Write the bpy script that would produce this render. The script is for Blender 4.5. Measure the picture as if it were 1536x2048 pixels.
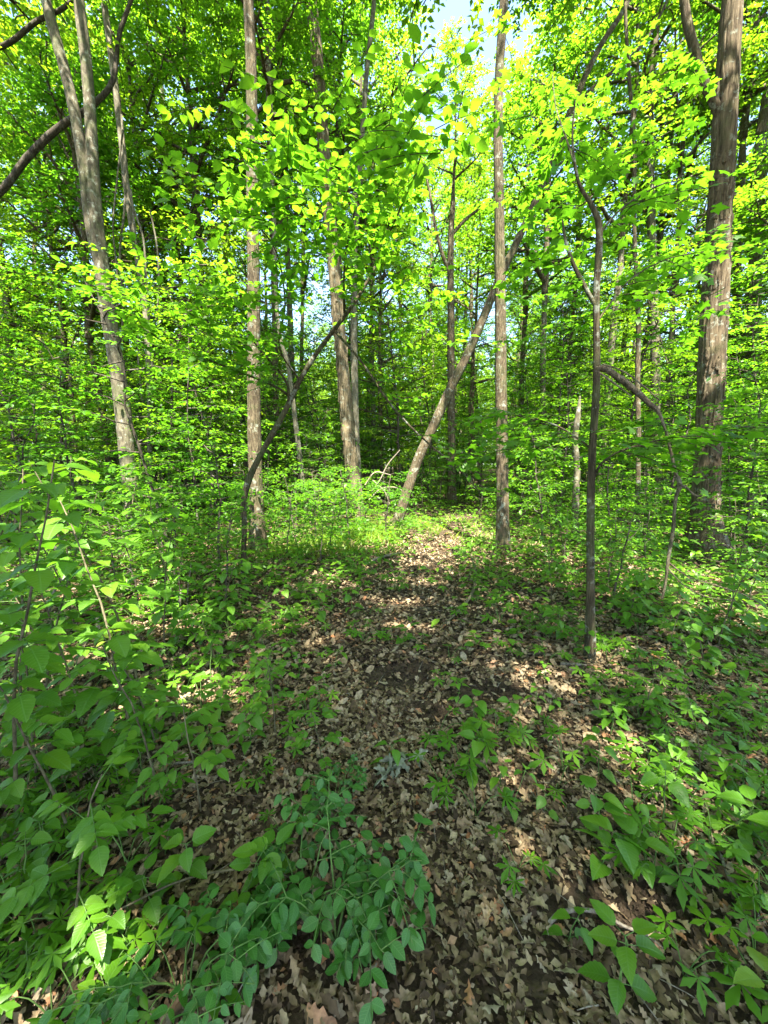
import bpy, math, random
import numpy as np
from mathutils import Vector, Matrix

for o in list(bpy.data.objects):
    bpy.data.objects.remove(o)
scene = bpy.context.scene
COL = scene.collection
rng = np.random.default_rng(11)

# ------------------------------------------------------------------ camera
CAM_H, PITCH, FPX = 1.5, math.radians(7.2), 768.0
cam_d = bpy.data.cameras.new("camera")
cam_d.sensor_fit = 'HORIZONTAL'; cam_d.sensor_width = 36.0
cam_d.lens = 36.0 * FPX / 1536.0
cam_d.clip_start = 0.05; cam_d.clip_end = 600.0
cam = bpy.data.objects.new("camera", cam_d); COL.objects.link(cam)
cam.location = (0, 0, CAM_H); cam.rotation_euler = (math.pi / 2 - PITCH, 0, 0)
scene.camera = cam

# ------------------------------------------------------------------ sky, sun, exposure
SUN_EL, SUN_AZ = math.radians(63), math.radians(174)      # azimuth from +Y towards +X: behind the camera
SUN = np.array([math.sin(SUN_AZ) * math.cos(SUN_EL), math.cos(SUN_AZ) * math.cos(SUN_EL), math.sin(SUN_EL)])
world = bpy.data.worlds.new("World"); scene.world = world; world.use_nodes = True
wn = world.node_tree; bg = wn.nodes["Background"]
sky = wn.nodes.new("ShaderNodeTexSky"); sky.sky_type = 'NISHITA'; sky.sun_disc = False
sky.sun_elevation = SUN_EL; sky.sun_rotation = SUN_AZ
sky.air_density = 1.0; sky.dust_density = 1.5; sky.ozone_density = 1.0
wn.links.new(sky.outputs[0], bg.inputs[0]); bg.inputs[1].default_value = 0.10
sd = bpy.data.lights.new("sun", 'SUN'); sd.energy = 5.0; sd.angle = math.radians(0.53); sd.color = (1.0, 0.93, 0.80)
so = bpy.data.objects.new("sun", sd); COL.objects.link(so)
so.rotation_euler = Vector(SUN).to_track_quat('Z', 'Y').to_euler()
scene.view_settings.view_transform = 'Standard'; scene.view_settings.look = 'None'
scene.view_settings.exposure = 3.05; scene.view_settings.gamma = 1.0
cy = scene.cycles
cy.use_denoising = True
try:
    cy.denoiser = 'OPENIMAGEDENOISE'; cy.denoising_input_passes = 'RGB_ALBEDO_NORMAL'; cy.denoising_prefilter = 'ACCURATE'
except Exception: pass
cy.max_bounces = 12; cy.diffuse_bounces = 7; cy.glossy_bounces = 2; cy.transmission_bounces = 9
cy.sample_clamp_indirect = 6.0; cy.caustics_reflective = False; cy.caustics_refractive = False

# ------------------------------------------------------------------ pixel helpers (1536 x 2048 photo)
cp, sp = math.cos(PITCH), math.sin(PITCH)
def ray(px, py):
    u, v = (px - 768) / FPX, (1024 - py) / FPX
    return np.array([u, cp + v * sp, -sp + v * cp])
def at(px, py, Y):                       # the point of that ray on the vertical plane y = Y
    d = ray(px, py); return np.array([0, 0, CAM_H]) + d * (Y / d[1])
def on_ground(px, py):
    d = ray(px, py); p = np.array([0, 0, CAM_H]) + d * (CAM_H / -d[2]); p[2] = gz(p[0], p[1]); return p
def depth_of(p): return p[1] * cp - (p[2] - CAM_H) * sp
def to_px(P):
    P = np.atleast_2d(P); d = P[:, 1] * cp - (P[:, 2] - CAM_H) * sp
    v = P[:, 1] * sp + (P[:, 2] - CAM_H) * cp
    d = np.maximum(d, .05)
    return 768 + P[:, 0] / d * FPX, 1024 - v / d * FPX
# ------------------------------------------------------------------ noise
def _h(i, j, k):
    n = (i.astype(np.int64) * 374761393 + j.astype(np.int64) * 668265263 + k.astype(np.int64) * 1274126177) & 0xffffffff
    n = ((n ^ (n >> 13)) * 1274126177) & 0xffffffff
    return ((n ^ (n >> 16)) & 0xffff) / 65535.0
def vn(x, y, z=0.0):
    x, y, z = np.broadcast_arrays(np.asarray(x, float), np.asarray(y, float), np.asarray(z, float))
    i, j, k = np.floor(x), np.floor(y), np.floor(z)
    f, g, h = x - i, y - j, z - k
    f, g, h = f*f*(3-2*f), g*g*(3-2*g), h*h*(3-2*h)
    r = 0
    for a in (0, 1):
        for b in (0, 1):
            for c in (0, 1):
                r = r + _h(i+a, j+b, k+c) * (f if a else 1-f) * (g if b else 1-g) * (h if c else 1-h)
    return r
def gz(x, y):
    x = np.asarray(x, float); y = np.asarray(y, float)
    far = np.clip((np.hypot(x, y) - 12) / 30, 0, 1)
    return (vn(x * .7 + 3, y * .7) - .5) * .09 + (vn(x * 2.3, y * 2.3 + 9) - .5) * .035 + (vn(x*.08, y*.08, 3.) - .45) * 1.6 * far
PATH = np.array([[.85, .50], [1.6, .40], [2.9, .20], [5., .42], [8., 1.3], [11.7, 2.6], [16, 4.6], [25, 8.5]])
def path_x(y): return np.interp(y, PATH[:, 0], PATH[:, 1])
def path_w(y): return np.interp(y, [.8, 1.6, 3, 5, 8, 12, 30], [.62, .75, .95, .62, .36, .42, .5])

# ------------------------------------------------------------------ mesh building
class Geo:
    def __init__(s): s.V, s.T, s.Q, s.A, s.n = [], [], [], [], 0
    def add(s, V, T=None, Q=None, a=0.5):
        V = np.asarray(V, float).reshape(-1, 3)
        if T is not None and len(T): s.T.append(np.asarray(T, int).reshape(-1, 3) + s.n)
        if Q is not None and len(Q): s.Q.append(np.asarray(Q, int).reshape(-1, 4) + s.n)
        s.A.append(np.broadcast_to(np.asarray(a, float), (len(V),))); s.V.append(V); s.n += len(V)
    def mesh(s, name, m, smooth=False):
        me = bpy.data.meshes.new(name)
        V = np.concatenate(s.V) if s.V else np.zeros((0, 3))
        T = np.concatenate(s.T) if s.T else np.zeros((0, 3), int)
        Q = np.concatenate(s.Q) if s.Q else np.zeros((0, 4), int)
        me.vertices.add(len(V)); me.vertices.foreach_set("co", V.astype(np.float32).ravel())
        nl = T.size + Q.size; nf = len(T) + len(Q)
        me.loops.add(nl); me.polygons.add(nf)
        me.loops.foreach_set("vertex_index", np.concatenate([T.ravel(), Q.ravel()]).astype(np.int32))
        st = np.concatenate([np.arange(len(T)) * 3, T.size + np.arange(len(Q)) * 4]).astype(np.int32)
        me.polygons.foreach_set("loop_start", st)
        if smooth: me.polygons.foreach_set("use_smooth", np.ones(nf, bool))
        at_ = me.attributes.new("rnd", 'FLOAT', 'POINT')
        at_.data.foreach_set("value", (np.concatenate(s.A) if s.A else np.zeros(0)).astype(np.float32))
        me.materials.append(m); me.update(calc_edges=True)
        return me
def nrm(a): return a / np.maximum(np.linalg.norm(a, axis=-1, keepdims=True), 1e-9)
def frames(D, N):
    D = nrm(D); X = nrm(np.cross(D, N)); Z = np.cross(X, D); return X, D, Z
def leaves(geo, tmpl, P, D, N, S, a):
    tv, T, Q = tmpl; X, D, Z = frames(np.asarray(D, float), np.asarray(N, float))
    S = np.broadcast_to(np.asarray(S, float), (len(P),))
    V = P[:, None] + S[:, None, None] * (tv[None, :, 0:1] * X[:, None] + tv[None, :, 1:2] * D[:, None] + tv[None, :, 2:3] * Z[:, None])
    off = (np.arange(len(P)) * len(tv))[:, None, None]
    geo.add(V, (T[None] + off).reshape(-1, 3) if len(T) else None, (Q[None] + off).reshape(-1, 4) if len(Q) else None,
            np.repeat(np.broadcast_to(a, (len(P),)), len(tv)))
def smooth_path(pts, n):
    pts = np.asarray(pts, float)
    t = np.concatenate([[0], np.cumsum(np.linalg.norm(np.diff(pts[:, :3], axis=0), axis=1))])
    s = np.linspace(0, t[-1], n); m = np.gradient(pts, t, axis=0)
    i = np.clip(np.searchsorted(t, s, side='right') - 1, 0, len(t) - 2)
    h = (t[i+1] - t[i])[:, None]; u = ((s - t[i]) / (t[i+1] - t[i]))[:, None]
    return ((2*u**3-3*u**2+1)*pts[i] + (u**3-2*u**2+u)*h*m[i] + (-2*u**3+3*u**2)*pts[i+1] + (u**3-u**2)*h*m[i+1])
def tube(geo, P, R, seg=6, relief=None, cap=True, a=0.5):
    P = np.asarray(P, float); R = np.broadcast_to(np.asarray(R, float), (len(P),))
    T = nrm(np.gradient(P, axis=0)); ref = np.array([1., .13, 0]) if abs(T[:, 2]).mean() > .5 else np.array([.07, .1, 1.])
    B = nrm(np.cross(T, ref)); C = np.cross(B, T)
    th = np.arange(seg) / seg * 2 * math.pi
    rad = np.repeat(R[:, None], seg, 1)
    L = np.concatenate([[0], np.cumsum(np.linalg.norm(np.diff(P, axis=0), axis=1))])
    if relief is not None: rad = rad + relief(th[None], L[:, None], R[:, None])
    V = P[:, None] + rad[..., None] * (np.cos(th)[None, :, None] * B[:, None] + np.sin(th)[None, :, None] * C[:, None])
    n = len(P); i = np.arange(n - 1)[:, None] * seg; j = np.arange(seg)[None]; j2 = (j + 1) % seg
    Q = np.stack([i + j, i + j2, i + seg + j2, i + seg + j], -1).reshape(-1, 4)
    V = V.reshape(-1, 3); Tt = None
    if cap:
        V = np.concatenate([V, P[-1:]]); k = (n - 1) * seg
        Tt = np.stack([k + np.arange(seg), k + (np.arange(seg) + 1) % seg, np.full(seg, n * seg)], -1)
    geo.add(V, Tt, Q, a)
# ------------------------------------------------------------------ objects
def link(name, data, parent=None, M=None):
    o = bpy.data.objects.new(name, data); COL.objects.link(o)
    if parent is not None: o.parent = parent
    if M is not None: o.matrix_basis = M
    return o
def thing(name, label, cat, loc=(0, 0, 0), rz=0., sc=1., group=None, tilt=(0, 0)):
    o = bpy.data.objects.new(name, None); COL.objects.link(o); o.empty_display_size = .1
    o.location = loc; o.rotation_euler = (tilt[0], tilt[1], rz); o.scale = (sc, sc, sc)
    tag(o, label, cat, group); return o
def tag(o, label, cat, group=None):
    o['label'] = label; o['category'] = cat
    if group: o['group'] = group
    return o
def stuff(o): o['kind'] = 'stuff'; return o
def struct(o): o['kind'] = 'structure'; return o

# ------------------------------------------------------------------ materials
def newmat(name):
    m = bpy.data.materials.new(name); m.use_nodes = True; nt = m.node_tree
    for n in list(nt.nodes): nt.nodes.remove(n)
    return m, nt, nt.nodes.new, nt.links.new
def ramp(N, stops):
    r = N("ShaderNodeValToRGB"); e = r.color_ramp.elements
    while len(e) < len(stops): e.new(.5)
    for k, (p, c) in enumerate(stops): e[k].position = p; e[k].color = (*c, 1)
    return r
def leaf_mat(name, refl, trans, w=.48, rough=.42, veins=0, spec=.35):
    m, nt, N, K = newmat(name)
    at_ = N("ShaderNodeAttribute"); at_.attribute_name = "rnd"
    oi = N("ShaderNodeObjectInfo")
    ad = N("ShaderNodeMath"); ad.operation = 'MULTIPLY_ADD'; K(oi.outputs["Random"], ad.inputs[0]); ad.inputs[1].default_value = .45
    sc_ = N("ShaderNodeMath"); sc_.operation = 'MULTIPLY'; sc_.inputs[1].default_value = .55
    K(at_.outputs["Fac"], sc_.inputs[0]); K(sc_.outputs[0], ad.inputs[2])
    r1 = ramp(N, refl); r2 = ramp(N, trans); K(ad.outputs[0], r1.inputs[0]); K(ad.outputs[0], r2.inputs[0])
    p = N("ShaderNodeBsdfPrincipled"); p.inputs["Roughness"].default_value = rough
    p.inputs["Specular IOR Level"].default_value = spec
    t = N("ShaderNodeBsdfTranslucent"); mx = N("ShaderNodeMixShader"); mx.inputs[0].default_value = w
    c1, c2 = r1.outputs[0], r2.outputs[0]
    if veins:
        tc = N("ShaderNodeTexCoord"); sx = N("ShaderNodeSeparateXYZ"); K(tc.outputs["Object"], sx.inputs[0])
        ab = N("ShaderNodeMath"); ab.operation = 'ABSOLUTE'; K(sx.outputs[0], ab.inputs[0])
        s1 = N("ShaderNodeMath"); s1.operation = 'MULTIPLY_ADD'; K(ab.outputs[0], s1.inputs[0]); s1.inputs[1].default_value = -.75; K(sx.outputs[1], s1.inputs[2])
        s2 = N("ShaderNodeMath"); s2.operation = 'MULTIPLY'; K(s1.outputs[0], s2.inputs[0]); s2.inputs[1].default_value = veins
        fr = N("ShaderNodeMath"); fr.operation = 'PINGPONG'; K(s2.outputs[0], fr.inputs[0]); fr.inputs[1].default_value = .5
        v1 = N("ShaderNodeMapRange"); v1.inputs[1].default_value = .0; v1.inputs[2].default_value = .16; v1.inputs[3].default_value = 1; v1.inputs[4].default_value = 0
        K(fr.outputs[0], v1.inputs[0])
        v2 = N("ShaderNodeMapRange"); v2.inputs[1].default_value = .008; v2.inputs[2].default_value = .03; v2.inputs[3].default_value = 1; v2.inputs[4].default_value = 0
        K(ab.outputs[0], v2.inputs[0])
        mxv = N("ShaderNodeMath"); mxv.operation = 'MAXIMUM'; K(v1.outputs[0], mxv.inputs[0]); K(v2.outputs[0], mxv.inputs[1])
        nz = N("ShaderNodeTexNoise"); nz.inputs["Scale"].default_value = 3.5; K(tc.outputs["Object"], nz.inputs["Vector"])
        hs = N("ShaderNodeHueSaturation"); K(c1, hs.inputs["Color"])
        mr = N("ShaderNodeMapRange"); mr.inputs[3].default_value = .75; mr.inputs[4].default_value = 1.3; K(nz.outputs[0], mr.inputs[0]); K(mr.outputs[0], hs.inputs["Value"])
        mc = N("ShaderNodeMixRGB"); mc.inputs[2].default_value = (.16, .30, .09, 1)
        fm = N("ShaderNodeMath"); fm.operation = 'MULTIPLY'; fm.inputs[1].default_value = .32; K(mxv.outputs[0], fm.inputs[0])
        K(fm.outputs[0], mc.inputs[0]); K(hs.outputs[0], mc.inputs[1]); c1 = mc.outputs[0]
        bp = N("ShaderNodeBump"); bp.inputs["Strength"].default_value = .2; bp.inputs["Distance"].default_value = .006; bp.invert = True
        K(mxv.outputs[0], bp.inputs["Height"]); K(bp.outputs[0], p.inputs["Normal"])
    K(c1, p.inputs["Base Color"]); K(c2, t.inputs["Color"])
    o = N("ShaderNodeOutputMaterial"); K(p.outputs[0], mx.inputs[1]); K(t.outputs[0], mx.inputs[2]); K(mx.outputs[0], o.inputs[0])
    return m
G3 = lambda a, b, c: [(0., a), (.5, b), (1., c)]
M_CANOPY = leaf_mat("canopy_leaf", G3((.035, .085, .012), (.06, .13, .014), (.10, .17, .015)), G3((.14, .33, .010), (.22, .43, .012), (.36, .53, .016)), .57)
M_MAPLE = leaf_mat("maple_leaf", G3((.035, .095, .012), (.055, .135, .014), (.085, .17, .015)), G3((.11, .32, .010), (.16, .40, .012), (.26, .49, .016)), .55)
M_UNDER = leaf_mat("understory_leaf", G3((.033, .10, .011), (.056, .15, .013), (.095, .20, .016)), G3((.09, .30, .010), (.16, .40, .012), (.28, .50, .016)), .52)
M_NEAR = leaf_mat("veined_leaf", G3((.045, .125, .008), (.07, .18, .009), (.15, .27, .012)), G3((.09, .28, .008), (.14, .37, .014), (.32, .50, .018)), .42, .38, veins=9, spec=.45)
M_DARK = leaf_mat("bluish_leaf", G3((.024, .095, .014), (.037, .13, .017), (.06, .175, .02)), G3((.04, .17, .015), (.07, .24, .018), (.12, .32, .02)), .27, .4, veins=8, spec=.42)
M_PALM = leaf_mat("lobed_leaf", G3((.045, .13, .008), (.07, .18, .009), (.12, .24, .012)), G3((.08, .28, .012), (.14, .37, .014), (.24, .46, .018)), .42)
M_GRASS = leaf_mat("grass_blade", G3((.08, .17, .02), (.12, .22, .025), (.2, .27, .03)), G3((.16, .32, .02), (.26, .40, .02), (.4, .48, .03)), .4)  # blades lightened and yellowed in colour to suggest the glade's sun glow
M_COVER = leaf_mat("ground_cover_leaf", G3((.04, .115, .012), (.07, .17, .015), (.13, .23, .02)), G3((.10, .30, .012), (.19, .40, .014), (.36, .52, .018)), .48)  # lighter, yellower than understory leaves: sunlight on the glade put into the colour
M_YELLOW = leaf_mat("yellowing_leaf", G3((.12, .22, .03), (.17, .27, .03), (.28, .32, .04)), G3((.2, .36, .03), (.3, .42, .03), (.45, .48, .04)), .4, veins=9)

def litter_mat():
    m, nt, N, K = newmat("dead_leaf")
    at_ = N("ShaderNodeAttribute"); at_.attribute_name = "rnd"; oi = N("ShaderNodeObjectInfo")
    ad = N("ShaderNodeMath"); ad.operation = 'ADD'; K(at_.outputs["Fac"], ad.inputs[0]); K(oi.outputs["Random"], ad.inputs[1])
    fr = N("ShaderNodeMath"); fr.operation = 'FRACT'; K(ad.outputs[0], fr.inputs[0])
    r = ramp(N, [(0, (0.039, 0.026, 0.015)), (.2, (0.074, 0.049, 0.026)), (.42, (0.131, 0.090, 0.048)), (.66, (0.201, 0.145, 0.081)), (.85, (0.288, 0.221, 0.133)), (.95, (0.262, 0.218, 0.146)), (1., (0.349, 0.150, 0.065))])
    K(fr.outputs[0], r.inputs[0])
    tc = N("ShaderNodeTexCoord"); nz = N("ShaderNodeTexNoise"); nz.inputs["Scale"].default_value = 60; nz.inputs["Detail"].default_value = 4
    ge = N("ShaderNodeNewGeometry"); K(ge.outputs["Position"], nz.inputs["Vector"])
    hs = N("ShaderNodeHueSaturation"); K(r.outputs[0], hs.inputs["Color"])
    mr = N("ShaderNodeMapRange"); mr.inputs[1].default_value = .3; mr.inputs[2].default_value = .7; mr.inputs[3].default_value = .6; mr.inputs[4].default_value = 1.35
    K(nz.outputs[0], mr.inputs[0]); K(mr.outputs[0], hs.inputs["Value"])
    p = N("ShaderNodeBsdfPrincipled"); p.inputs["Roughness"].default_value = .75; p.inputs["Specular IOR Level"].default_value = .2
    K(hs.outputs[0], p.inputs["Base Color"])
    t = N("ShaderNodeBsdfTranslucent"); K(hs.outputs[0], t.inputs[0]); mx = N("ShaderNodeMixShader"); mx.inputs[0].default_value = .15
    o = N("ShaderNodeOutputMaterial"); K(p.outputs[0], mx.inputs[1]); K(t.outputs[0], mx.inputs[2]); K(mx.outputs[0], o.inputs[0])
    return m
M_LITTER = litter_mat()

def bark_mat(name, dark, mid, light, zs=.12, sc=38., lichen=0., bump=.6, moss=0.):
    m, nt, N, K = newmat(name)
    ge = N("ShaderNodeNewGeometry"); mp = N("ShaderNodeMapping"); mp.inputs["Scale"].default_value = (1, 1, zs); K(ge.outputs["Position"], mp.inputs[0])
    n1 = N("ShaderNodeTexNoise"); n1.inputs["Scale"].default_value = sc; n1.inputs["Detail"].default_value = 6; n1.inputs["Roughness"].default_value = .65; K(mp.outputs[0], n1.inputs[0])
    n2 = N("ShaderNodeTexNoise"); n2.inputs["Scale"].default_value = 3.2; n2.inputs["Detail"].default_value = 4; K(ge.outputs["Position"], n2.inputs[0])
    r = ramp(N, [(.35, dark), (.5, mid), (.66, light)]); K(n1.outputs[0], r.inputs[0])
    hs = N("ShaderNodeHueSaturation"); K(r.outputs[0], hs.inputs["Color"])
    mr = N("ShaderNodeMapRange"); mr.inputs[1].default_value = .3; mr.inputs[2].default_value = .7; mr.inputs[3].default_value = .7; mr.inputs[4].default_value = 1.25
    K(n2.outputs[0], mr.inputs[0]); K(mr.outputs[0], hs.inputs["Value"]); c = hs.outputs[0]
    if lichen:
        n3 = N("ShaderNodeTexNoise"); n3.inputs["Scale"].default_value = 9; n3.inputs["Detail"].default_value = 5; n3.inputs["Roughness"].default_value = .7; K(ge.outputs["Position"], n3.inputs[0])
        m3 = N("ShaderNodeMapRange"); m3.inputs[1].default_value = .56; m3.inputs[2].default_value = .64; m3.inputs[4].default_value = lichen; K(n3.outputs[0], m3.inputs[0])
        mc = N("ShaderNodeMixRGB"); mc.inputs[2].default_value = (.30, .33, .27, 1); K(m3.outputs[0], mc.inputs[0]); K(c, mc.inputs[1]); c = mc.outputs[0]
    if moss:
        n4 = N("ShaderNodeTexNoise"); n4.inputs["Scale"].default_value = 5; n4.inputs["Detail"].default_value = 5; K(ge.outputs["Position"], n4.inputs[0])
        m4 = N("ShaderNodeMapRange"); m4.inputs[1].default_value = .5; m4.inputs[2].default_value = .62; m4.inputs[4].default_value = moss; K(n4.outputs[0], m4.inputs[0])
        mc = N("ShaderNodeMixRGB"); mc.inputs[2].default_value = (.06, .085, .025, 1); K(m4.outputs[0], mc.inputs[0]); K(c, mc.inputs[1]); c = mc.outputs[0]
    p = N("ShaderNodeBsdfPrincipled"); p.inputs["Roughness"].default_value = .9; p.inputs["Specular IOR Level"].default_value = .15; K(c, p.inputs["Base Color"])
    bp = N("ShaderNodeBump"); bp.inputs["Strength"].default_value = bump; bp.inputs["Distance"].default_value = .035; K(n1.outputs[0], bp.inputs["Height"]); K(bp.outputs[0], p.inputs["Normal"])
    o = N("ShaderNodeOutputMaterial"); K(p.outputs[0], o.inputs[0]); return m
B_ROUGH = bark_mat("rough_bark", (0.038, 0.028, 0.017), (0.095, 0.072, 0.044), (0.162, 0.128, 0.080), .1, 30, .5, 1., .2)
B_SHAG = bark_mat("shaggy_bark", (0.053, 0.041, 0.025), (0.132, 0.105, 0.063), (0.212, 0.172, 0.105), .07, 34, .4, 1.)
B_GREY = bark_mat("grey_bark", (0.049, 0.042, 0.028), (0.098, 0.086, 0.058), (0.151, 0.136, 0.091), .35, 22, .6, .5, .35)
B_FINE = bark_mat("fine_ridged_bark", (0.034, 0.026, 0.016), (0.087, 0.068, 0.041), (0.144, 0.117, 0.072), .16, 48, .6, 1., .25)
B_DARK = bark_mat("dark_bark", (.022, .018, .013), (.055, .045, .033), (.10, .085, .065), .2, 40, .2, .6)
B_SAP = bark_mat("sapling_bark", (0.023, 0.018, 0.010), (0.053, 0.042, 0.023), (0.098, 0.081, 0.046), .12, 60, .5, .6, .35)
B_PALE = bark_mat("pale_bark", (0.068, 0.060, 0.041), (0.128, 0.115, 0.079), (0.189, 0.172, 0.121), .3, 26, .5, .5)
B_TWIG = bark_mat("dead_twig", (0.089, 0.073, 0.056), (0.185, 0.158, 0.120), (0.281, 0.249, 0.197), .5, 60, 0, .4)
B_BROKEN = bark_mat("split_wood", (0.052, 0.040, 0.025), (0.126, 0.099, 0.063), (0.222, 0.179, 0.120), .3, 45, .3, .9, .2)
B_STEM = bark_mat("green_stem", (.05, .09, .025), (.075, .14, .035), (.11, .18, .045), .5, 60, 0, .1)
B_STEMB = bark_mat("brown_stem", (.05, .04, .025), (.10, .085, .05), (.16, .14, .085), .5, 60, 0, .2)
def ground_mat():
    m, nt, N, K = newmat("forest_soil")
    ge = N("ShaderNodeNewGeometry")
    n1 = N("ShaderNodeTexNoise"); n1.inputs["Scale"].default_value = 26; n1.inputs["Detail"].default_value = 7; n1.inputs["Roughness"].default_value = .75; K(ge.outputs["Position"], n1.inputs[0])
    vo = N("ShaderNodeTexVoronoi"); vo.inputs["Scale"].default_value = 22; vo.inputs["Randomness"].default_value = 1; K(ge.outputs["Position"], vo.inputs["Vector"])
    r = ramp(N, [(.25, (.02, .015, .010)), (.5, (.05, .036, .024)), (.75, (.12, .088, .057))]); K(n1.outputs[0], r.inputs[0])
    mc = N("ShaderNodeMixRGB"); mc.blend_type = 'MULTIPLY'; mc.inputs[0].default_value = .45
    bw = N("ShaderNodeRGBToBW"); K(vo.outputs["Color"], bw.inputs[0]); mm = N("ShaderNodeMapRange"); mm.inputs[3].default_value = .5; mm.inputs[4].default_value = 1.6; K(bw.outputs[0], mm.inputs[0])
    K(r.outputs[0], mc.inputs[1]); K(mm.outputs[0], mc.inputs[2])
    p = N("ShaderNodeBsdfPrincipled"); p.inputs["Roughness"].default_value = .95; p.inputs["Specular IOR Level"].default_value = .1; K(mc.outputs[0], p.inputs["Base Color"])
    bp = N("ShaderNodeBump"); bp.inputs["Strength"].default_value = .8; bp.inputs["Distance"].default_value = .02; K(n1.outputs[0], bp.inputs["Height"]); K(bp.outputs[0], p.inputs["Normal"])
    o = N("ShaderNodeOutputMaterial"); K(p.outputs[0], o.inputs[0]); return m
M_GROUND = ground_mat()

# ------------------------------------------------------------------ leaf shapes (base at 0, blade along +Y, length 1)
def blade(n, wf, fold=.25, droop=.2, wave=0., seed=0, twist=0.):
    r = np.random.default_rng(seed); V = []; Q = []; T = []
    ys = np.linspace(0, 1, n + 1)
    for i, y in enumerate(ys):
        w = max(wf(y), .0); zm = -droop * y * y
        jl, jr = r.normal(0, wave, 2) if wave else (0, 0)
        tw = twist * y
        V += [(0, y, zm), (-w, y + .04 * w, zm + fold * w + jl + tw * w), (w, y + .04 * w, zm + fold * w + jr - tw * w)]
    for i in range(n):
        a = 3 * i; b = a + 3
        Q += [(a, b, b + 1, a + 1), (a + 2, b + 2, b, a)]
    return np.array(V, float), np.zeros((0, 3), int), np.array(Q, int)
ovw = lambda k, e=.75: (lambda y: k * math.sin(math.pi * min(max(y, 0), 1) ** e) ** .85 if 0 < y < 1 else 0.)
def serr(f, n, d): return lambda y: f(y) * (1 + (d if int(round(y * n)) % 2 else -d))
RHOMB = (np.array([(0, 0, 0), (-.32, .45, .09), (0, 1, -.08), (.32, .45, .09)], float), np.array([(0, 2, 1), (0, 3, 2)]), np.zeros((0, 4), int))
LEAF6 = (np.array([(0, 0, 0), (-.27, .28, .07), (-.27, .62, .05), (0, 1, -.12), (.27, .62, .05), (.27, .28, .07), (0, .45, 0)], float),
         np.array([(0, 6, 1), (1, 6, 2), (2, 6, 3), (3, 6, 4), (4, 6, 5), (5, 6, 0)]), np.zeros((0, 4), int))
OVATE = [blade(12, serr(ovw(.30 + .03 * k, .68), 12, .05), .22 + .06 * k, .18 + .1 * k, .012, k) for k in range(3)]
ROUND = [blade(8, ovw(.33, .85), .18, .12 + .1 * k, .01, 20 + k) for k in range(2)]
def palmate(k, depth, seed, droop=.25, span=115.):
    r = np.random.default_rng(seed); V = [(0, .0, 0)]; T = []
    angs = np.radians(np.linspace(-span, span, k)); prev = None
    for a in angs:
        L = (1 - .28 * abs(a) / math.radians(span)) * r.uniform(.9, 1.08)
        prof = [(depth, -.36 / k * 5), (.62 * L, -.30), (.70 * L, -.15), (L, r.uniform(-.04, .04)), (.72 * L, .17), (.60 * L, .31), (depth, .36 / k * 5)]
        base = len(V)
        for (rr, da) in prof:
            aa = a + da * (5 / k); z = -droop * rr * rr + .05 * math.cos(da * 9) + r.normal(0, .015)
            V.append((rr * math.sin(aa), .25 + rr * math.cos(aa) * .9 if False else rr * math.cos(aa), z))
        for i in range(len(prof) - 1): T.append((0, base + i + 1, base + i))
    return np.array(V, float), np.array(T), np.zeros((0, 4), int)
PALM = [palmate(7, .28, 1), palmate(5, .30, 2), palmate(5, .24, 3, .35)]
PALM_LO = palmate(5, .3, 9)
def maple_leaf():
    A = [(-150, .45), (-125, .55), (-105, .42), (-70, .82), (-48, .5), (-22, .62), (0, 1.), (22, .62), (48, .5), (70, .82), (105, .42), (125, .55), (150, .45)]
    V = [(0, .3, .04)] + [(.62 * q * math.sin(math.radians(a)), .3 + .7 * q * math.cos(math.radians(a)), -.1 * q * q) for a, q in A]
    T = [(0, i + 2, i + 1) for i in range(len(A) - 1)]
    return np.array(V, float), np.array(T), np.zeros((0, 4), int)
MAPLE = maple_leaf()
def oak_leaf(seed, n=12):
    r = np.random.default_rng(seed); tv, T, Q = blade(n, ovw(.3, .95), 0, 0); nl = r.uniform(2.6, 4.); ph = r.uniform(0, 1, 2); dep = r.uniform(.25, .45)
    fold, dr, tw = r.uniform(-1.0, 1.3), r.uniform(-.9, 1.1), r.uniform(-.9, .9); br = r.uniform(.7, 1.3)
    for k in range(len(tv)):
        y = tv[k, 1] if k % 3 == 0 else (k // 3) / n; s = (0, -1, 1)[k % 3]
        env = .31 * br * math.sin(math.pi * (.04 + .93 * y) ** 1.15) ** .8 if y < .99 else .05
        w = env * (1 - dep + dep * math.sin(2 * math.pi * (nl * y + ph[0] * .5 + (.15 * ph[1] if s > 0 else 0)))) if y > .08 else .03
        tv[k] = (s * w + .10 * math.sin(y * 3 + seed), y + (.10 * w if s else 0), -dr * y * y + (fold * w + s * tw * w * y + r.normal(0, .03) if s else 0))
    return tv, T, Q
OAK = [oak_leaf(s) for s in range(10)]
OAK_LO = [blade(3, ovw(.3, .9), f_, d_, .05, s, t_) for s, (f_, d_, t_) in enumerate([(.6, .4, .3), (-.5, .5, -.3), (.3, -.4, .5), (.9, .2, 0)])]
DRYBLADE = [blade(6, serr(ovw(.26, .8), 6, .12), f_, d_, .04, 40 + s, t_) for s, (f_, d_, t_) in enumerate([(.9, .5, .3), (-.5, .6, -.4), (.4, -.3, .5)])]

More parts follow.
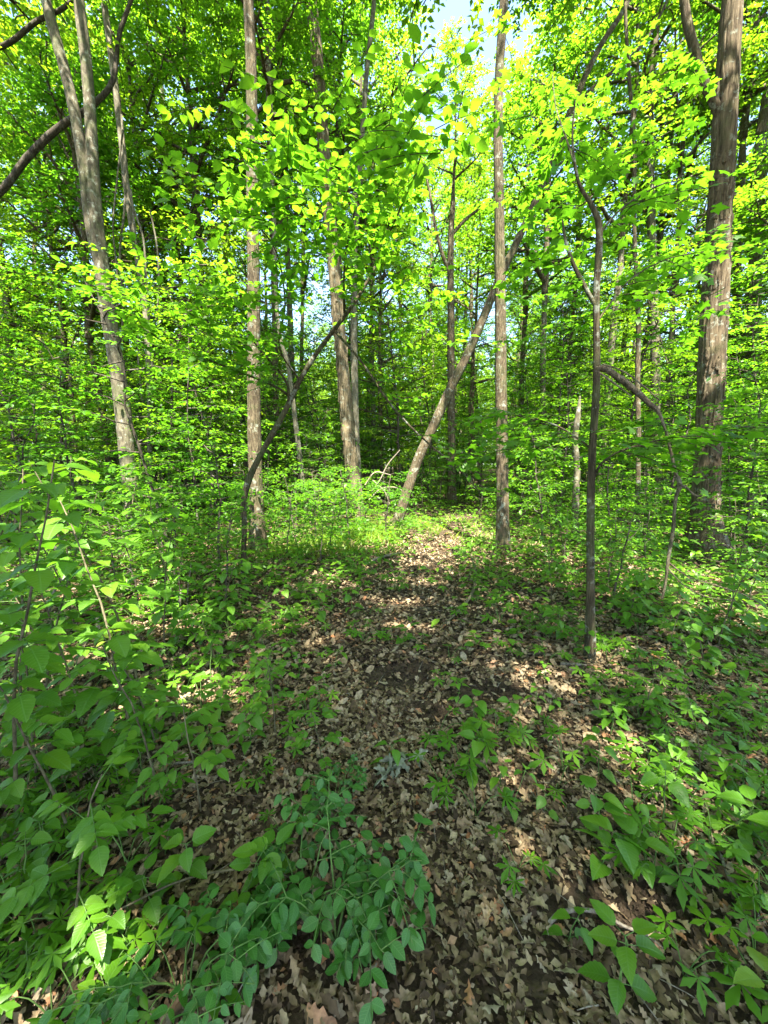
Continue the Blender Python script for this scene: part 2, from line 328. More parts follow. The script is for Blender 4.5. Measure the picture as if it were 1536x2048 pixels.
# ------------------------------------------------------------------ forest floor
def build_floor():
    xs = np.concatenate([[-160, -90, -50, -32, -22], np.linspace(-15, -4.2, 30), np.linspace(-4, 4, 90), np.linspace(4.2, 15, 30), [22, 32, 50, 90, 160]])
    ys = np.concatenate([[-60, -30, -15, -8, -4, -2, -1], np.linspace(-.4, 7, 90), np.linspace(7.2, 22, 50), [25, 30, 38, 50, 70, 110, 200]])
    X, Y = np.meshgrid(xs, ys); Z = gz(X, Y)
    nx, ny = len(xs), len(ys); i = np.arange(ny - 1)[:, None] * nx; j = np.arange(nx - 1)[None]
    Q = np.stack([i + j, i + j + 1, i + nx + j + 1, i + nx + j], -1).reshape(-1, 4)
    g = Geo(); g.add(np.stack([X, Y, Z], -1), None, Q)
    return struct(link("forest_floor", g.mesh("forest_floor", M_GROUND, True)))
FLOOR = build_floor()
SOIL = [(*on_ground(1200, 1830)[:2], .17, .09), (*on_ground(1330, 1810)[:2], .12, .07), (*on_ground(800, 1345)[:2], .30, .16), (*on_ground(985, 1385)[:2], .2, .13), (*on_ground(870, 1420)[:2], .14, .1), (*on_ground(640, 1880)[:2], .1, .06), (*on_ground(1240, 1870)[:2], .16, .05)]
def soil_mask(x, y):
    m = np.zeros(len(x), bool)
    for cx, cy_, rx, ry in SOIL:
        m |= ((x - cx) / rx) ** 2 + ((y - cy_) / ry) ** 2 < .6 + .9 * vn(x * 14, y * 14)
    return m
UP_ = np.array([0, 0, 1.])
def litter():
    def sample(n, y0, y1, marg):
        y = np.sqrt(rng.uniform(y0 ** 2, y1 ** 2, n)); x = rng.uniform(-1, 1, n) * (y * 1.02 + marg); return x, y
    parts = Geo(); cand = []
    for n, y0, y1, tm, s0, s1 in ((9000, .62, 2.3, OAK, .03, .078), (12000, .62, 2.6, DRYBLADE, .016, .046), (10000, .7, 2.6, [RHOMB], .015, .045), (9000, 2.1, 3.6, DRYBLADE, .04, .08), (30000, 2.5, 8, OAK_LO, .035, .08), (16000, 2.5, 6, [RHOMB], .02, .06), (26000, 8, 26, [RHOMB], .07, .14)):
        x, y = sample(n, y0, y1, .35)
        k = ~soil_mask(x, y); k |= rng.random(n) < .12
        k &= rng.random(n) < .7 + .5 * vn(x * 3.1, y * 3.1, 5.)
        x, y = x[k], y[k]; n = len(x)
        P = np.stack([x, y, gz(x, y) + rng.uniform(.003, .03, n)], -1)
        a = rng.uniform(0, 2 * math.pi, n); D = np.stack([np.cos(a), np.sin(a), rng.normal(0, .16, n)], -1)
        N = np.stack([rng.normal(0, .3, n), rng.normal(0, .3, n), np.ones(n)], -1)
        S = rng.uniform(s0, s1, n) * rng.uniform(.75, 1.1, n)
        v = np.clip(rng.beta(2.1, 2.1, n) * .98, 0, .985); v[rng.random(n) < .012] = 1.0
        w = rng.integers(0, len(tm), n)
        big = np.zeros(n, bool)
        if tm is OAK:
            px, py = to_px(P); on = (px > 10) & (px < 1526) & (py < 2040)
            sc = np.where(on, S / np.maximum(depth_of(P.T), .3), 0); big[np.argsort(-sc)[:300]] = True
            P[big, 2] += .012
            X, Dn, Z = frames(D, N)
            for i in np.where(big)[0]: cand.append((w[i], P[i], X[i], Dn[i], Z[i], S[i]))
        for t in range(len(tm)):
            s_ = (w == t) & ~big
            if s_.any(): leaves(parts, tm[t], P[s_], D[s_], N[s_], S[s_], v[s_])
    stuff(link("leaf_litter", parts.mesh("leaf_litter", M_LITTER), FLOOR))
    tw = Geo(); n = 1500; x, y = sample(n, .65, 7, .3); an = rng.uniform(0, 6.28, n); ln = rng.uniform(.015, .07, n)
    for i in range(n):                                             # broken twiglets and leaf stalks in the litter
        u = np.array([math.cos(an[i]), math.sin(an[i]), rng.normal(0, .12)]); p = np.array([x[i], y[i], gz(x[i], y[i]) + rng.uniform(.012, .035)])
        tube(tw, np.stack([p - u * ln[i], p + [0, 0, .004], p + u * ln[i]]), rng.uniform(.0008, .0024) * np.array([1, .9, .6]), 4)
    stuff(link("broken_twigs", tw.mesh("broken_twigs", B_TWIG), FLOOR))
    cr = Geo(); n = 0                                              # crumbs of bare soil
    for cx, cy_, rx, ry in SOIL:
        k = int(700 * math.sqrt(rx * ry / .015) * .5); x = cx + rng.normal(0, .55, k) * rx; y = cy_ + rng.normal(0, .55, k) * ry
        P = np.stack([x, y, gz(x, y) + rng.uniform(-.002, .006, k)], -1); S = rng.uniform(.004, .018, k)
        for q in range(2): leaves(cr, RHOMB, P, rng.normal(0, 1, (k, 3)), UP_ + rng.normal(0, .8, (k, 3)), S * 1.4, .5)
    stuff(link("soil_crumbs", cr.mesh("soil_crumbs", M_GROUND), FLOOR))
    ms = []
    for t in OAK:
        g = Geo(); g.add(t[0], None, t[2], .0); ms.append(g.mesh("dead_leaf", M_LITTER))
    for w, P, X, D, Z, S in cand:
        M = Matrix([[X[r] * S, D[r] * S, Z[r] * S, P[r]] for r in range(3)] + [[0, 0, 0, 1]])
        link("dead_leaf", ms[w], FLOOR, M)
litter()

# ------------------------------------------------------------------ crowns
UP = np.array([0, 0, 1.])
def spray_leaves(r, O, Dr, L, K, size, flat=.4, droop=.22):
    M = len(O); t = (np.arange(K) + .6) / K; side = np.where(np.arange(K) % 2, 1., -1.); side[-1] = 0
    perp = nrm(np.cross(Dr, UP))
    P = O[:, None] + Dr[:, None] * (L[:, None] * t[None])[..., None]
    P[..., 2] -= droop * L[:, None] * t[None] ** 2
    P += r.normal(0, .02, P.shape)
    D = Dr[:, None] * .6 + perp[:, None] * (side[None, :, None] * .85) + r.normal(0, .22, P.shape); D[..., 2] -= .18
    N = UP + r.normal(0, flat, P.shape)
    S = size * r.uniform(.65, 1.15, (M, K))
    a = np.clip(r.uniform(0, 1, (M, 1)) * .6 + r.uniform(0, 1, (M, K)) * .4, 0, 1)
    return P.reshape(-1, 3), D.reshape(-1, 3), N.reshape(-1, 3), S.ravel(), a.ravel()
def crown_skeleton(r, lead, R, nl, ns, ms, low=.05, el0=8, el1=68, rad=.09, droop=0.):
    """lead: leader points; returns branch geometry and spray origins, directions, lengths"""
    g = Geo(); O, D, L = [], [], []
    H = lead[-1] - lead[0]; n = len(lead)
    for i in range(nl):
        f = low + (1 - low) * (i + r.uniform(0, .8)) / nl
        q = f * (n - 1); a = int(min(q, n - 2)); p0 = lead[a] + (lead[a + 1] - lead[a]) * (q - a)
        az = i * 2.4 + r.normal(0, .35); el = math.radians(el0 + (el1 - el0) * f ** 1.3 + r.normal(0, 7))
        ln = R * (.62 + .55 * math.sin(math.pi * (.12 + .8 * f))) * r.uniform(.7, 1.1) * (1 - .35 * f)
        d = np.array([math.cos(az) * math.cos(el), math.sin(az) * math.cos(el), math.sin(el)])
        t = np.linspace(0, 1, 7)[:, None]
        pts = p0 + d * ln * t + np.array([0, 0, 1]) * (r.uniform(-.05, .16) - droop) * ln * t ** 2 + np.cumsum(r.normal(0, .03 * ln, (7, 3)) * (t > 0), 0) * .5
        r0 = rad * (1 - .6 * f) * r.uniform(.7, 1.1)
        tube(g, pts, r0 * (1 - .85 * t[:, 0]) + .006, 5)
        for k in range(ns):
            u = .22 + .78 * (k + r.random()) / ns; b = int(min(u * 6, 5)); s = pts[b] + (pts[b + 1] - pts[b]) * (u * 6 - b)
            sgn = 1 if k % 2 else -1; an = az + sgn * r.uniform(.4, 1.25); e2 = el * .6 + r.normal(0, .28)
            d2 = np.array([math.cos(an) * math.cos(e2), math.sin(an) * math.cos(e2), math.sin(e2)]); l2 = ln * r.uniform(.22, .46)
            tt = np.linspace(0, 1, 4)[:, None]; p2 = s + d2 * l2 * tt + np.array([0, 0, -.12]) * l2 * tt ** 2 + r.normal(0, .03, (4, 3)) * (tt > 0)
            tube(g, p2, r0 * .3 * (1 - .8 * tt[:, 0]) + .004, 4)
            for m in range(ms):
                w = .15 + .85 * (m + r.random()) / ms; c = int(min(w * 3, 2)); s3 = p2[c] + (p2[c + 1] - p2[c]) * (w * 3 - c)
                a3 = an + (1 if m % 2 else -1) * r.uniform(.2, 1.1)
                d3 = nrm(np.array([math.cos(a3), math.sin(a3), r.normal(.0, .28)]))
                O.append(s3 + r.normal(0, .07, 3)); D.append(d3); L.append(r.uniform(.35, .8) * min(1, R / 2.2))
    return g, np.array(O), np.array(D), np.array(L)
LEADERS = []
def make_crown(seed, Hc, R, nl, ns, ms, K, size, tmpl, mat, name="crown", keep=None, off=None, **kw):
    r = np.random.default_rng(seed); n = 9; t = np.linspace(0, 1, n)[:, None]
    lead = np.array([0, 0, 1.]) * Hc * t + np.cumsum(r.normal(0, .04 * Hc / n, (n, 3)) * [1, 1, 0], 0) * (t > 0)
    g, O, D, L = crown_skeleton(r, lead, R, nl, ns, ms, **kw)
    rad = kw.get('rad', .09)
    tube(g, lead, np.linspace(rad * 1.35, .015, n), 8)
    P, Dl, N, S, a = spray_leaves(r, O, D, L, K, size)
    if keep is not None:
        k = keep(P + off); P, Dl, N, S, a = P[k], Dl[k], N[k], S[k], a[k]
    h = Geo(); leaves(h, tmpl, P, Dl, N, S, a)
    return g, h.mesh(name, mat)
# shared crowns: (branch mesh per bark, leaf mesh, leader radius)
CROWNS = []
for s, (Hc, R, tm, mt) in enumerate([(9, 3.4, RHOMB, M_CANOPY), (8, 3.0, RHOMB, M_CANOPY), (10, 3.8, RHOMB, M_CANOPY), (7, 2.8, RHOMB, M_MAPLE), (8.5, 3.3, RHOMB, M_CANOPY), (6.5, 2.5, RHOMB, M_MAPLE)]):
    g, lm = make_crown(100 + s, Hc, R, 18, 8, 5, 13, .135, tm, mt)
    CROWNS.append((g.mesh("branches", B_FINE, True), lm, .12))

# ------------------------------------------------------------------ bark relief
def relief_rough(k=1.0, sa=9., sz=2.2, seed=0.):
    def f(th, L, R):
        x, y = np.cos(th) * sa * .5, np.sin(th) * sa * .5
        n = vn(x * 2 + seed, y * 2 + seed, L * sz + .0 * th); n2 = vn(x * 4.3 + seed, y * 4.3, L * sz * 2.6)
        rid = 1 - np.abs(2 * n - 1); big = vn(x * .35 + seed, y * .35, L * .7) - .5
        return k * R * (.16 * (rid - .6) + .07 * (n2 - .5) + .12 * big)
    return f
def relief_soft(k=1., seed=0.):
    def f(th, L, R):
        x, y = np.cos(th), np.sin(th)
        return k * R * (.16 * (vn(x * 1.1 + seed, y * 1.1, L * 1.1) - .5) + .06 * (vn(x * 4 + seed, y * 4, L * 6) - .5))
    return f

# ------------------------------------------------------------------ trees read off the photograph
OCC = []                                  # (px range, py range, depth): keep later plants from hiding these trunks
def px_path(pts, Y, dY=0.):
    out = []; n = len(pts)
    for i, (px, py, w) in enumerate(pts):
        y = Y + (dY[i] if hasattr(dY, '__len__') else dY * i / max(n - 1, 1)); p = at(px, py, y)
        out.append([*p, w / 2 / FPX * depth_of(p) * .92 / math.hypot(1, (px - 768) / FPX)])
    return np.array(out)
def trunk_geo(A, n, seg, relief, flare=0.):
    S = smooth_path(A, n); P, R = S[:, :3], np.maximum(S[:, 3], .003)
    if flare:
        R = R * (1 + .6 * flare * np.exp(-np.maximum(P[:, 2], 0) / .25)); ph = P[-1, 0] * 7; base = relief
        relief = lambda th, L, R_: (base(th, L, R_) if base else 0) + flare * R_ * np.exp(-L / .28) * (.45 + .75 * np.cos(4 * th + ph) + .4 * np.cos(3 * th + 2 * ph))
    g = Geo(); tube(g, P, R, seg, relief); return g
def hero_tree(name, label, base, pts, bark, limbs=(), top=None, H=0., crown=None, cs=1., crz=0., seg=40, relief=None, flare=.25, rows=None, cat="tree", dY=0., occ=True, group=None):
    """base = pixel of the foot on the ground; pts = (px, py, width px) upwards; the foot sets the distance"""
    b = on_ground(*base); Y = b[1]
    A = px_path(pts, Y, dY)
    w0 = A[0, 3]; foot = np.array([[b[0], b[1], b[2] - .12, w0 * 1.04], [b[0] + .15 * (A[0, 0] - b[0]), b[1], b[2] + .02, w0 * 1.03]])
    if A[0, 2] - b[2] < .15: A = A[1:]
    A = np.concatenate([foot, A])
    if H:
        e = A[-1]; d = nrm((A[-1] - A[-3])[None, :3])[0]; d = nrm((d * .6 + UP * .4)[None])[0]
        ln = max((H - e[2]) / max(d[2], .3), .5)
        ext = [[*(e[:3] + d * ln * t + np.array([.0, .0, 0])), e[3] * (1 - .35 * t)] for t in (.33, .66, 1.)]
        A = np.concatenate([A, ext])
    root = thing(name, label, cat, b, group=group)
    loc = A.copy(); loc[:, :3] -= b
    rows = rows or int(np.clip((A[-1, 2]) / .045, 30, 260))
    link("trunk", trunk_geo(loc, rows, seg, relief, flare).mesh("trunk", bark, True), root)
    for lp, ly in limbs:
        B = px_path(lp, Y, ly); B[:, :3] -= b
        link("limb", trunk_geo(B, 40, 14, relief, 0).mesh("limb", bark, True), root)
    if crown is not None:
        e = loc[-1]; k = e[3] / CROWNS[crown][2] if False else cs
        M = Matrix.Translation(Vector(e[:3] - np.array([0, 0, .15]))) @ Matrix.Rotation(crz, 4, 'Z') @ Matrix.Scale(k, 4)
        link("branches", CROWNS[crown][0], root, M); stuff(link("crown", CROWNS[crown][1], root, M))
    if occ:
        for i in range(len(pts) - 1):
            (x0, y0, w0_), (x1, y1, w1_) = pts[i], pts[i + 1]
            OCC.append((min(x0, x1) - 8, max(x0, x1) + 12, min(y0, y1), max(y0, y1), Y))
    return root, b

RR = relief_rough
# big rough-barked tree with a left fork
big, bigb = hero_tree("hickory_tree", "thickest rough-barked tree, forked high up, sun flecks down its flaking trunk", (1410, 1108),
    [(1410, 1085, 82), (1411, 1030, 66), (1413, 950, 60), (1417, 850, 58), (1424, 700, 60), (1432, 550, 58), (1441, 380, 54), (1450, 240, 54), (1457, 120, 50), (1465, 0, 48)],
    B_ROUGH, limbs=[([(1447, 250, 24), (1432, 212, 24), (1408, 165, 24), (1392, 110, 22), (1378, 60, 22), (1366, -10, 20), (1340, -120, 18), (1320, -260, 14)], 0.)],
    H=9.5, crown=2, cs=1.25, seg=72, relief=RR(1.15, 11, 1.6), flare=.4, rows=320)
twin, twinb = hero_tree("twin_stemmed_tree", "grey lichen-spotted tree splitting into two tall parallel stems", (272, 1066),
    [(270, 1050, 40), (262, 980, 38), (254, 900, 37), (243, 800, 37), (225, 680, 36), (212, 600, 36), (203, 530, 38), (192, 440, 33), (186, 330, 30), (180, 220, 28), (172, 120, 27), (158, 0, 26)],
    B_GREY, limbs=[([(208, 560, 22), (190, 500, 25), (177, 430, 25), (168, 340, 26), (152, 240, 27), (132, 150, 28), (110, 70, 28), (92, 0, 27), (70, -90, 25), (45, -230, 20)], -.12)],
    H=10.5, crown=0, cs=1.15, seg=40, relief=relief_soft(1., 4), flare=.3, rows=240)
t2, t2b = hero_tree("brown_trunk_tree", "straight brown-barked tree rising right behind the bent sapling", (516, 1096),
    [(515, 1070, 32), (513, 1000, 30), (511, 950, 30), (508, 800, 29), (508, 650, 28), (507, 520, 27), (505, 400, 26), (504, 250, 25), (502, 120, 24), (497, 0, 22)],
    B_FINE, H=11.5, crown=4, cs=1.1, seg=44, relief=RR(.55, 13, 4.5, 3.), flare=.35, rows=260)
t3, t3b = hero_tree("shaggy_hickory_tree", "sunlit shaggy-barked tree with peeling strips beside a pale smooth stem", (712, 1036),
    [(711, 1010, 28), (707, 960, 27), (700, 900, 27), (694, 830, 28), (686, 740, 25), (676, 630, 25), (667, 520, 25), (656, 400, 25), (645, 260, 25), (634, 110, 24), (623, 0, 23)],
    B_SHAG, H=13.5, crown=1, cs=1.2, seg=44, relief=RR(1.0, 9, 1.8, 7.), flare=.35, rows=260)
t4, t4b = hero_tree("smooth_grey_tree", "slim pale grey smooth-barked tree standing just behind the shaggy one", (719, 1028),
    [(718, 1000, 17), (714, 920, 16), (710, 800, 15), (708, 700, 15), (708, 600, 14), (709, 500, 13), (714, 420, 12), (722, 300, 11), (733, 150, 10), (748, 0, 9)],
    B_PALE, H=13.5, crown=4, cs=.8, seg=20, relief=relief_soft(.6, 2), rows=120)
t5, t5b = hero_tree("leaning_tree", "dark tree leaning steeply over the path, forked near its top", (790, 1052),
    [(797, 1035, 20.7), (815, 980, 20.7), (838, 915, 19.8), (868, 850, 19.8), (897, 785, 19.8), (932, 715, 18.9), (965, 640, 18.0), (1000, 555, 17.1), (1040, 470, 16.2), (1080, 380, 15.3), (1110, 300, 16.2), (1140, 228, 16.2), (1172, 150, 13.5), (1205, 85, 12.6), (1255, 5, 11.7)],
    B_FINE, limbs=[([(1140, 232, 10.8), (1168, 195, 9.9), (1205, 160, 9.0), (1250, 125, 8.1), (1295, 75, 7.2), (1330, 10, 6.3), (1360, -60, 4.5)], .1)],
    H=12., crown=3, cs=.9, seg=32, relief=RR(.8, 8, 2.5, 5.), rows=240)
t6, t6b = hero_tree("slender_straight_tree", "slender dead-straight bare tree at the path's edge beside the leaning tree", (1007, 1106),
    [(1006, 1080, 27), (1005, 1000, 26), (1004, 900, 25), (1002, 780, 24), (1001, 640, 24), (999, 500, 22), (998, 380, 21), (996, 270, 20), (998, 160, 19), (1004, 60, 19), (1008, 0, 19)],
    B_FINE, H=13.5, crown=5, cs=1.2, seg=40, relief=RR(.6, 12, 4., 9.), flare=.35, rows=260)
t9, _ = hero_tree("slim_tree", "wavy slim dark tree between the snapped sapling and the thickest tree", (1275, 1092),
    [(1274, 1060, 13), (1276, 960, 12), (1277, 860, 12), (1275, 760, 12), (1277, 650, 11), (1272, 540, 10), (1268, 420, 9), (1269, 300, 9), (1258, 150, 8), (1250, 0, 7)],
    B_FINE, H=8.6, crown=5, cs=.6, seg=16, relief=relief_soft(1., 8), rows=100)
t10, _ = hero_tree("grey_trunk_tree", "grey furrowed tree standing in the greenery beyond the slim wavy one", (1313, 1008),
    [(1313, 985, 24), (1312, 900, 23), (1311, 800, 23), (1310, 700, 22), (1306, 560, 20), (1302, 420, 18), (1299, 250, 15)],
    B_GREY, H=12, crown=0, cs=1., seg=24, relief=RR(.6, 9, 3, 2.), rows=120)
t11, _ = hero_tree("stout_grey_tree", "stout grey tree in shade past the thickest tree, greenery at its foot", (1492, 1012),
    [(1491, 990, 46), (1492, 900, 44), (1497, 780, 42), (1505, 640, 38), (1513, 480, 34), (1520, 300, 30)],
    B_GREY, H=12, crown=1, cs=1.2, seg=36, relief=RR(.6, 9, 3, 12.), rows=120)
t11b, _ = hero_tree("grey_trunk_tree", "narrower grey tree touching the side of the stout grey one", (1462, 1008),
    [(1462, 990, 24), (1465, 880, 22), (1470, 700, 20), (1476, 500, 18), (1485, 300, 16)],
    B_FINE, H=11, crown=3, cs=.9, seg=24, relief=RR(.6, 9, 3, 14.), rows=100)
t12, _ = hero_tree("dead_snag", "dead grey snag with a ragged top near the snapped sapling", (1152, 1082),
    [(1151, 1055, 15), (1152, 990, 15), (1154, 930, 14), (1150, 880, 13), (1156, 830, 12), (1160, 792, 4)],
    B_GREY, seg=20, relief=RR(1.2, 7, 5., 4.), rows=70, cat="dead tree")
t13, _ = hero_tree("far_hickory_tree", "rough tree at the end of the path, forking into crooked bare limbs", (905, 1008),
    [(904, 990, 19), (904, 930, 17), (903, 850, 16), (902, 750, 16), (902, 640, 15), (901, 540, 14), (902, 470, 13), (906, 400, 10)],
    B_ROUGH, limbs=[([(899, 545, 8), (885, 510, 8), (872, 460, 7), (862, 400, 6), (850, 340, 5)], 0.), ([(903, 470, 8), (930, 440, 7), (955, 420, 5), (985, 395, 4), (1010, 360, 3)], .3)],
    H=8.3, crown=4, cs=.46, seg=24, relief=RR(.9, 7, 2., 6.), rows=120)
t14, _ = hero_tree("sunlit_slim_tree", "crooked slim tree with a sunlit tan trunk among the shrubs", (98, 968),
    [(97, 900, 13), (90, 800, 12), (82, 700, 12), (74, 620, 12), (69, 540, 11), (70, 470, 10), (80, 400, 9), (92, 330, 9), (100, 220, 8), (104, 120, 7)],
    B_SHAG, H=9, crown=5, cs=.9, seg=18, relief=relief_soft(1., 21), rows=90)
t15, _ = hero_tree("crooked_pale_tree", "thin pale tree slanting away behind the straight brown trunk", (617, 1040),
    [(614, 1020, 12), (603, 940, 11), (594, 870, 11), (584, 790, 10), (574, 720, 10), (562, 680, 9), (552, 560, 9), (548, 430, 8)],
    B_PALE, H=9.5, crown=5, cs=.7, seg=16, relief=relief_soft(1., 13), rows=80)
t17, _ = hero_tree("brown_pole_tree", "short-lived brown pole tree just past the straight brown trunk", (556, 1012),
    [(556, 990, 14), (555, 900, 14), (552, 800, 13), (550, 700, 12), (547, 560, 11)],
    B_FINE, H=9, crown=3, cs=.8, seg=16, relief=relief_soft(1., 17), rows=60)
# a big tree whose trunk stands outside the view: only its heavy dark limbs reach in
tl, _ = hero_tree("overhanging_oak_tree", "dark heavy limbs reaching in past the two parallel grey stems", (-330, 1062),
    [(-330, 1000, 60), (-320, 800, 56), (-300, 620, 54), (-270, 480, 50), (-260, 300, 46), (-255, 100, 40)], B_DARK,
    limbs=[([(-270, 480, 24), (-150, 440, 22), (-50, 420, 20), (0, 385, 19), (55, 315, 18), (125, 250, 17), (180, 215, 14), (222, 170, 12), (238, 70, 10), (262, 0, 9), (290, -90, 6)], .6),
           ([(-262, 300, 17), (-140, 190, 16), (-40, 110, 14), (20, 85, 13), (70, 45, 12), (135, 10, 10), (170, -40, 7)], .5)],
    H=9, crown=2, cs=1.1, seg=24, relief=RR(.8, 8, 3, 1.), rows=120, occ=False)
# hanging vines on the pale stem behind the twin tree
vt, vb = hero_tree("vine_hung_tree", "thin pale tree hung with loose vines next to the two parallel grey stems", (296, 1040),
    [(298, 1000, 13), (300, 850, 13), (296, 700, 13), (288, 600, 13), (272, 500, 14), (256, 400, 15), (244, 290, 16), (232, 180, 16), (220, 90, 15), (208, 0, 14)],
    B_PALE, H=11.5, crown=1, cs=.8, seg=16, relief=relief_soft(1.2, 31), rows=110)
VINES = [[(243, 230, 6), (250, 330, 6), (249, 420, 6), (240, 500, 5), (246, 620, 5), (236, 740, 4)], [(250, 300, 6), (262, 400, 6), (285, 470, 5), (292, 560, 6), (300, 660, 5), (306, 780, 5)],
         [(246, 260, 5), (234, 360, 4), (226, 450, 4), (235, 560, 4), (230, 660, 3)], [(262, 380, 5), (272, 480, 5), (281, 600, 4), (276, 700, 4), (284, 800, 4)],
         [(300, 420, 4), (312, 480, 4), (318, 560, 4), (313, 640, 4)]]
for i, v in enumerate(VINES):
    A = px_path(v, vb[1] - .25 - .08 * i); b = A[-1, :3].copy(); A[:, :3] -= b
    w = trunk_geo(A[::-1], 40, 7, relief_soft(1., i)).mesh("hanging_vine", B_PALE, True)
    o = link("hanging_vine", w); o.location = b
    tag(o, "bare woody vine dangling from the thin pale tree", "vine", "vines dangling from the thin pale tree")
# bark strips standing proud of the shaggy tree and of the thickest tree
def bark_strips(root, b, pts, Y, n, seed, bark, l0, l1, lift):
    r = np.random.default_rng(seed); A = px_path(pts, Y); S = smooth_path(A, 200)
    ms = []
    for k in range(3):
        g = Geo(); q = np.random.default_rng(seed + k)
        V = []; n_ = 5
        for i in range(n_ + 1):
            y = i / n_; w = .5 * (.55 + .45 * math.sin(math.pi * (y * .8 + .1))) * q.uniform(.8, 1.1); out = .25 * (y - .45) ** 2 * 4
            for s, zz in ((-1, 0), (1, 0)): V += [(s * w, out + .12, y - .5), (s * w * .9, out - .28, y - .5)]
        Q = []
        for i in range(n_):
            a = 4 * i
            Q += [(a, a + 2, a + 6, a + 4), (a + 1, a + 5, a + 7, a + 3), (a, a + 4, a + 5, a + 1), (a + 2, a + 3, a + 7, a + 6)]
        Q += [(0, 1, 3, 2), (4 * n_, 4 * n_ + 2, 4 * n_ + 3, 4 * n_ + 1)]
        g.add(V, None, Q); ms.append(g.mesh("bark_strip", bark))
    for i in range(n):
        s = S[r.integers(4, 150)]; az = r.uniform(-math.pi * 1.02, .02)      # the side that faces the path
        R = s[3] * lift; p = s[:3] + np.array([math.cos(az), math.sin(az), 0]) * R - b
        w, l = r.uniform(.035, .075), r.uniform(l0, l1)
        M = Matrix.Translation(Vector(p)) @ Matrix.Rotation(az - math.pi / 2 + r.normal(0, .15), 4, 'Z') @ Matrix.Rotation(r.normal(0, .06), 4, 'Y') @ Matrix.Diagonal((w, .05, l, 1))
        link("bark_strip", ms[i % 3], root, M)
bark_strips(t3, t3b, [(711, 1010, 28), (700, 900, 27), (694, 830, 28), (686, 740, 25), (676, 630, 25), (667, 520, 25), (656, 400, 25)], t3b[1], 90, 5, B_SHAG, .25, .6, 1.0)
bark_strips(big, bigb, [(1411, 1030, 66), (1413, 950, 60), (1417, 850, 58), (1424, 700, 60), (1432, 550, 58), (1441, 380, 54), (1450, 240, 54), (1462, 40, 50)], bigb[1], 150, 6, B_ROUGH, .12, .38, 1.0)

# ------------------------------------------------------------------ bent sapling, snapped sapling
def leafy(geo_leaf, geo_twig, r, O, D, L, K, size, tmpl, flat=.35, droop=.18, tw=.004):
    P, Dl, N, S, a = spray_leaves(r, O, D, L, K, size, flat, droop); leaves(geo_leaf, tmpl, P, Dl, N, S, a)
    for o, d, l in zip(O, D, L):
        t = np.linspace(0, 1, 4)[:, None]; p = o + d * l * t; p[:, 2] -= droop * l * t[:, 0] ** 2
        tube(geo_twig, p, np.linspace(tw, .0015, 4), 4)
def sapling_hero(name, label, base, pts, branches, bark, sprays, leaf, size, mat, K=11, seg=16, dY=0., rel=None, slen=(.3, .55), extra=None):
    b = on_ground(*base); Y = b[1]; A = px_path(pts, Y, dY)
    A = np.concatenate([[[b[0], b[1], b[2] - .08, A[0, 3]]], A]); A[:, :3] -= b
    root = thing(name, label, "sapling", b)
    link("trunk", trunk_geo(A, 160, seg, rel or relief_soft(.8, 5), .2).mesh("trunk", bark, True), root)
    r = np.random.default_rng(77 + len(pts)); gl, gt = Geo(), Geo(); O, D, L = [], [], []
    for bp, by, nsp in branches:
        B = px_path(bp, Y, by); B[:, :3] -= b
        link("branch", trunk_geo(B, 30, 8, relief_soft(.8, 3)).mesh("branch", bark, True), root)
        S = smooth_path(B, 60)
        for k in range(nsp):
            i = int(10 + 49 * (k + r.random()) / nsp); d = S[min(i + 1, 59), :3] - S[i - 1, :3]; an = math.atan2(d[1], d[0]) + r.choice([-1, 1]) * r.uniform(.3, 1.2)
            O.append(S[i, :3]); D.append([math.cos(an), math.sin(an), r.normal(.05, .2)]); L.append(r.uniform(*slen))
    for (px, py, y, n, spx, spy, sy) in sprays:      # leafy clouds: centre pixel, distance, count, spreads
        for k in range(n):
            p = at(px + r.uniform(-1, 1) * spx, py + r.uniform(-1, 1) * spy, y + r.uniform(-1, 1) * sy) - b
            an = r.uniform(0, 2 * math.pi); O.append(p); D.append([math.cos(an), math.sin(an), r.normal(0, .2)]); L.append(r.uniform(*slen))
    O, D, L = np.array(O), nrm(np.array(D, float)), np.array(L)
    leafy(gl, gt, r, O, D, L, K, size, leaf)
    stuff(link("twigs", gt.mesh("twigs", bark), root)); stuff(link("crown", gl.mesh("crown", mat), root))
    return root, b
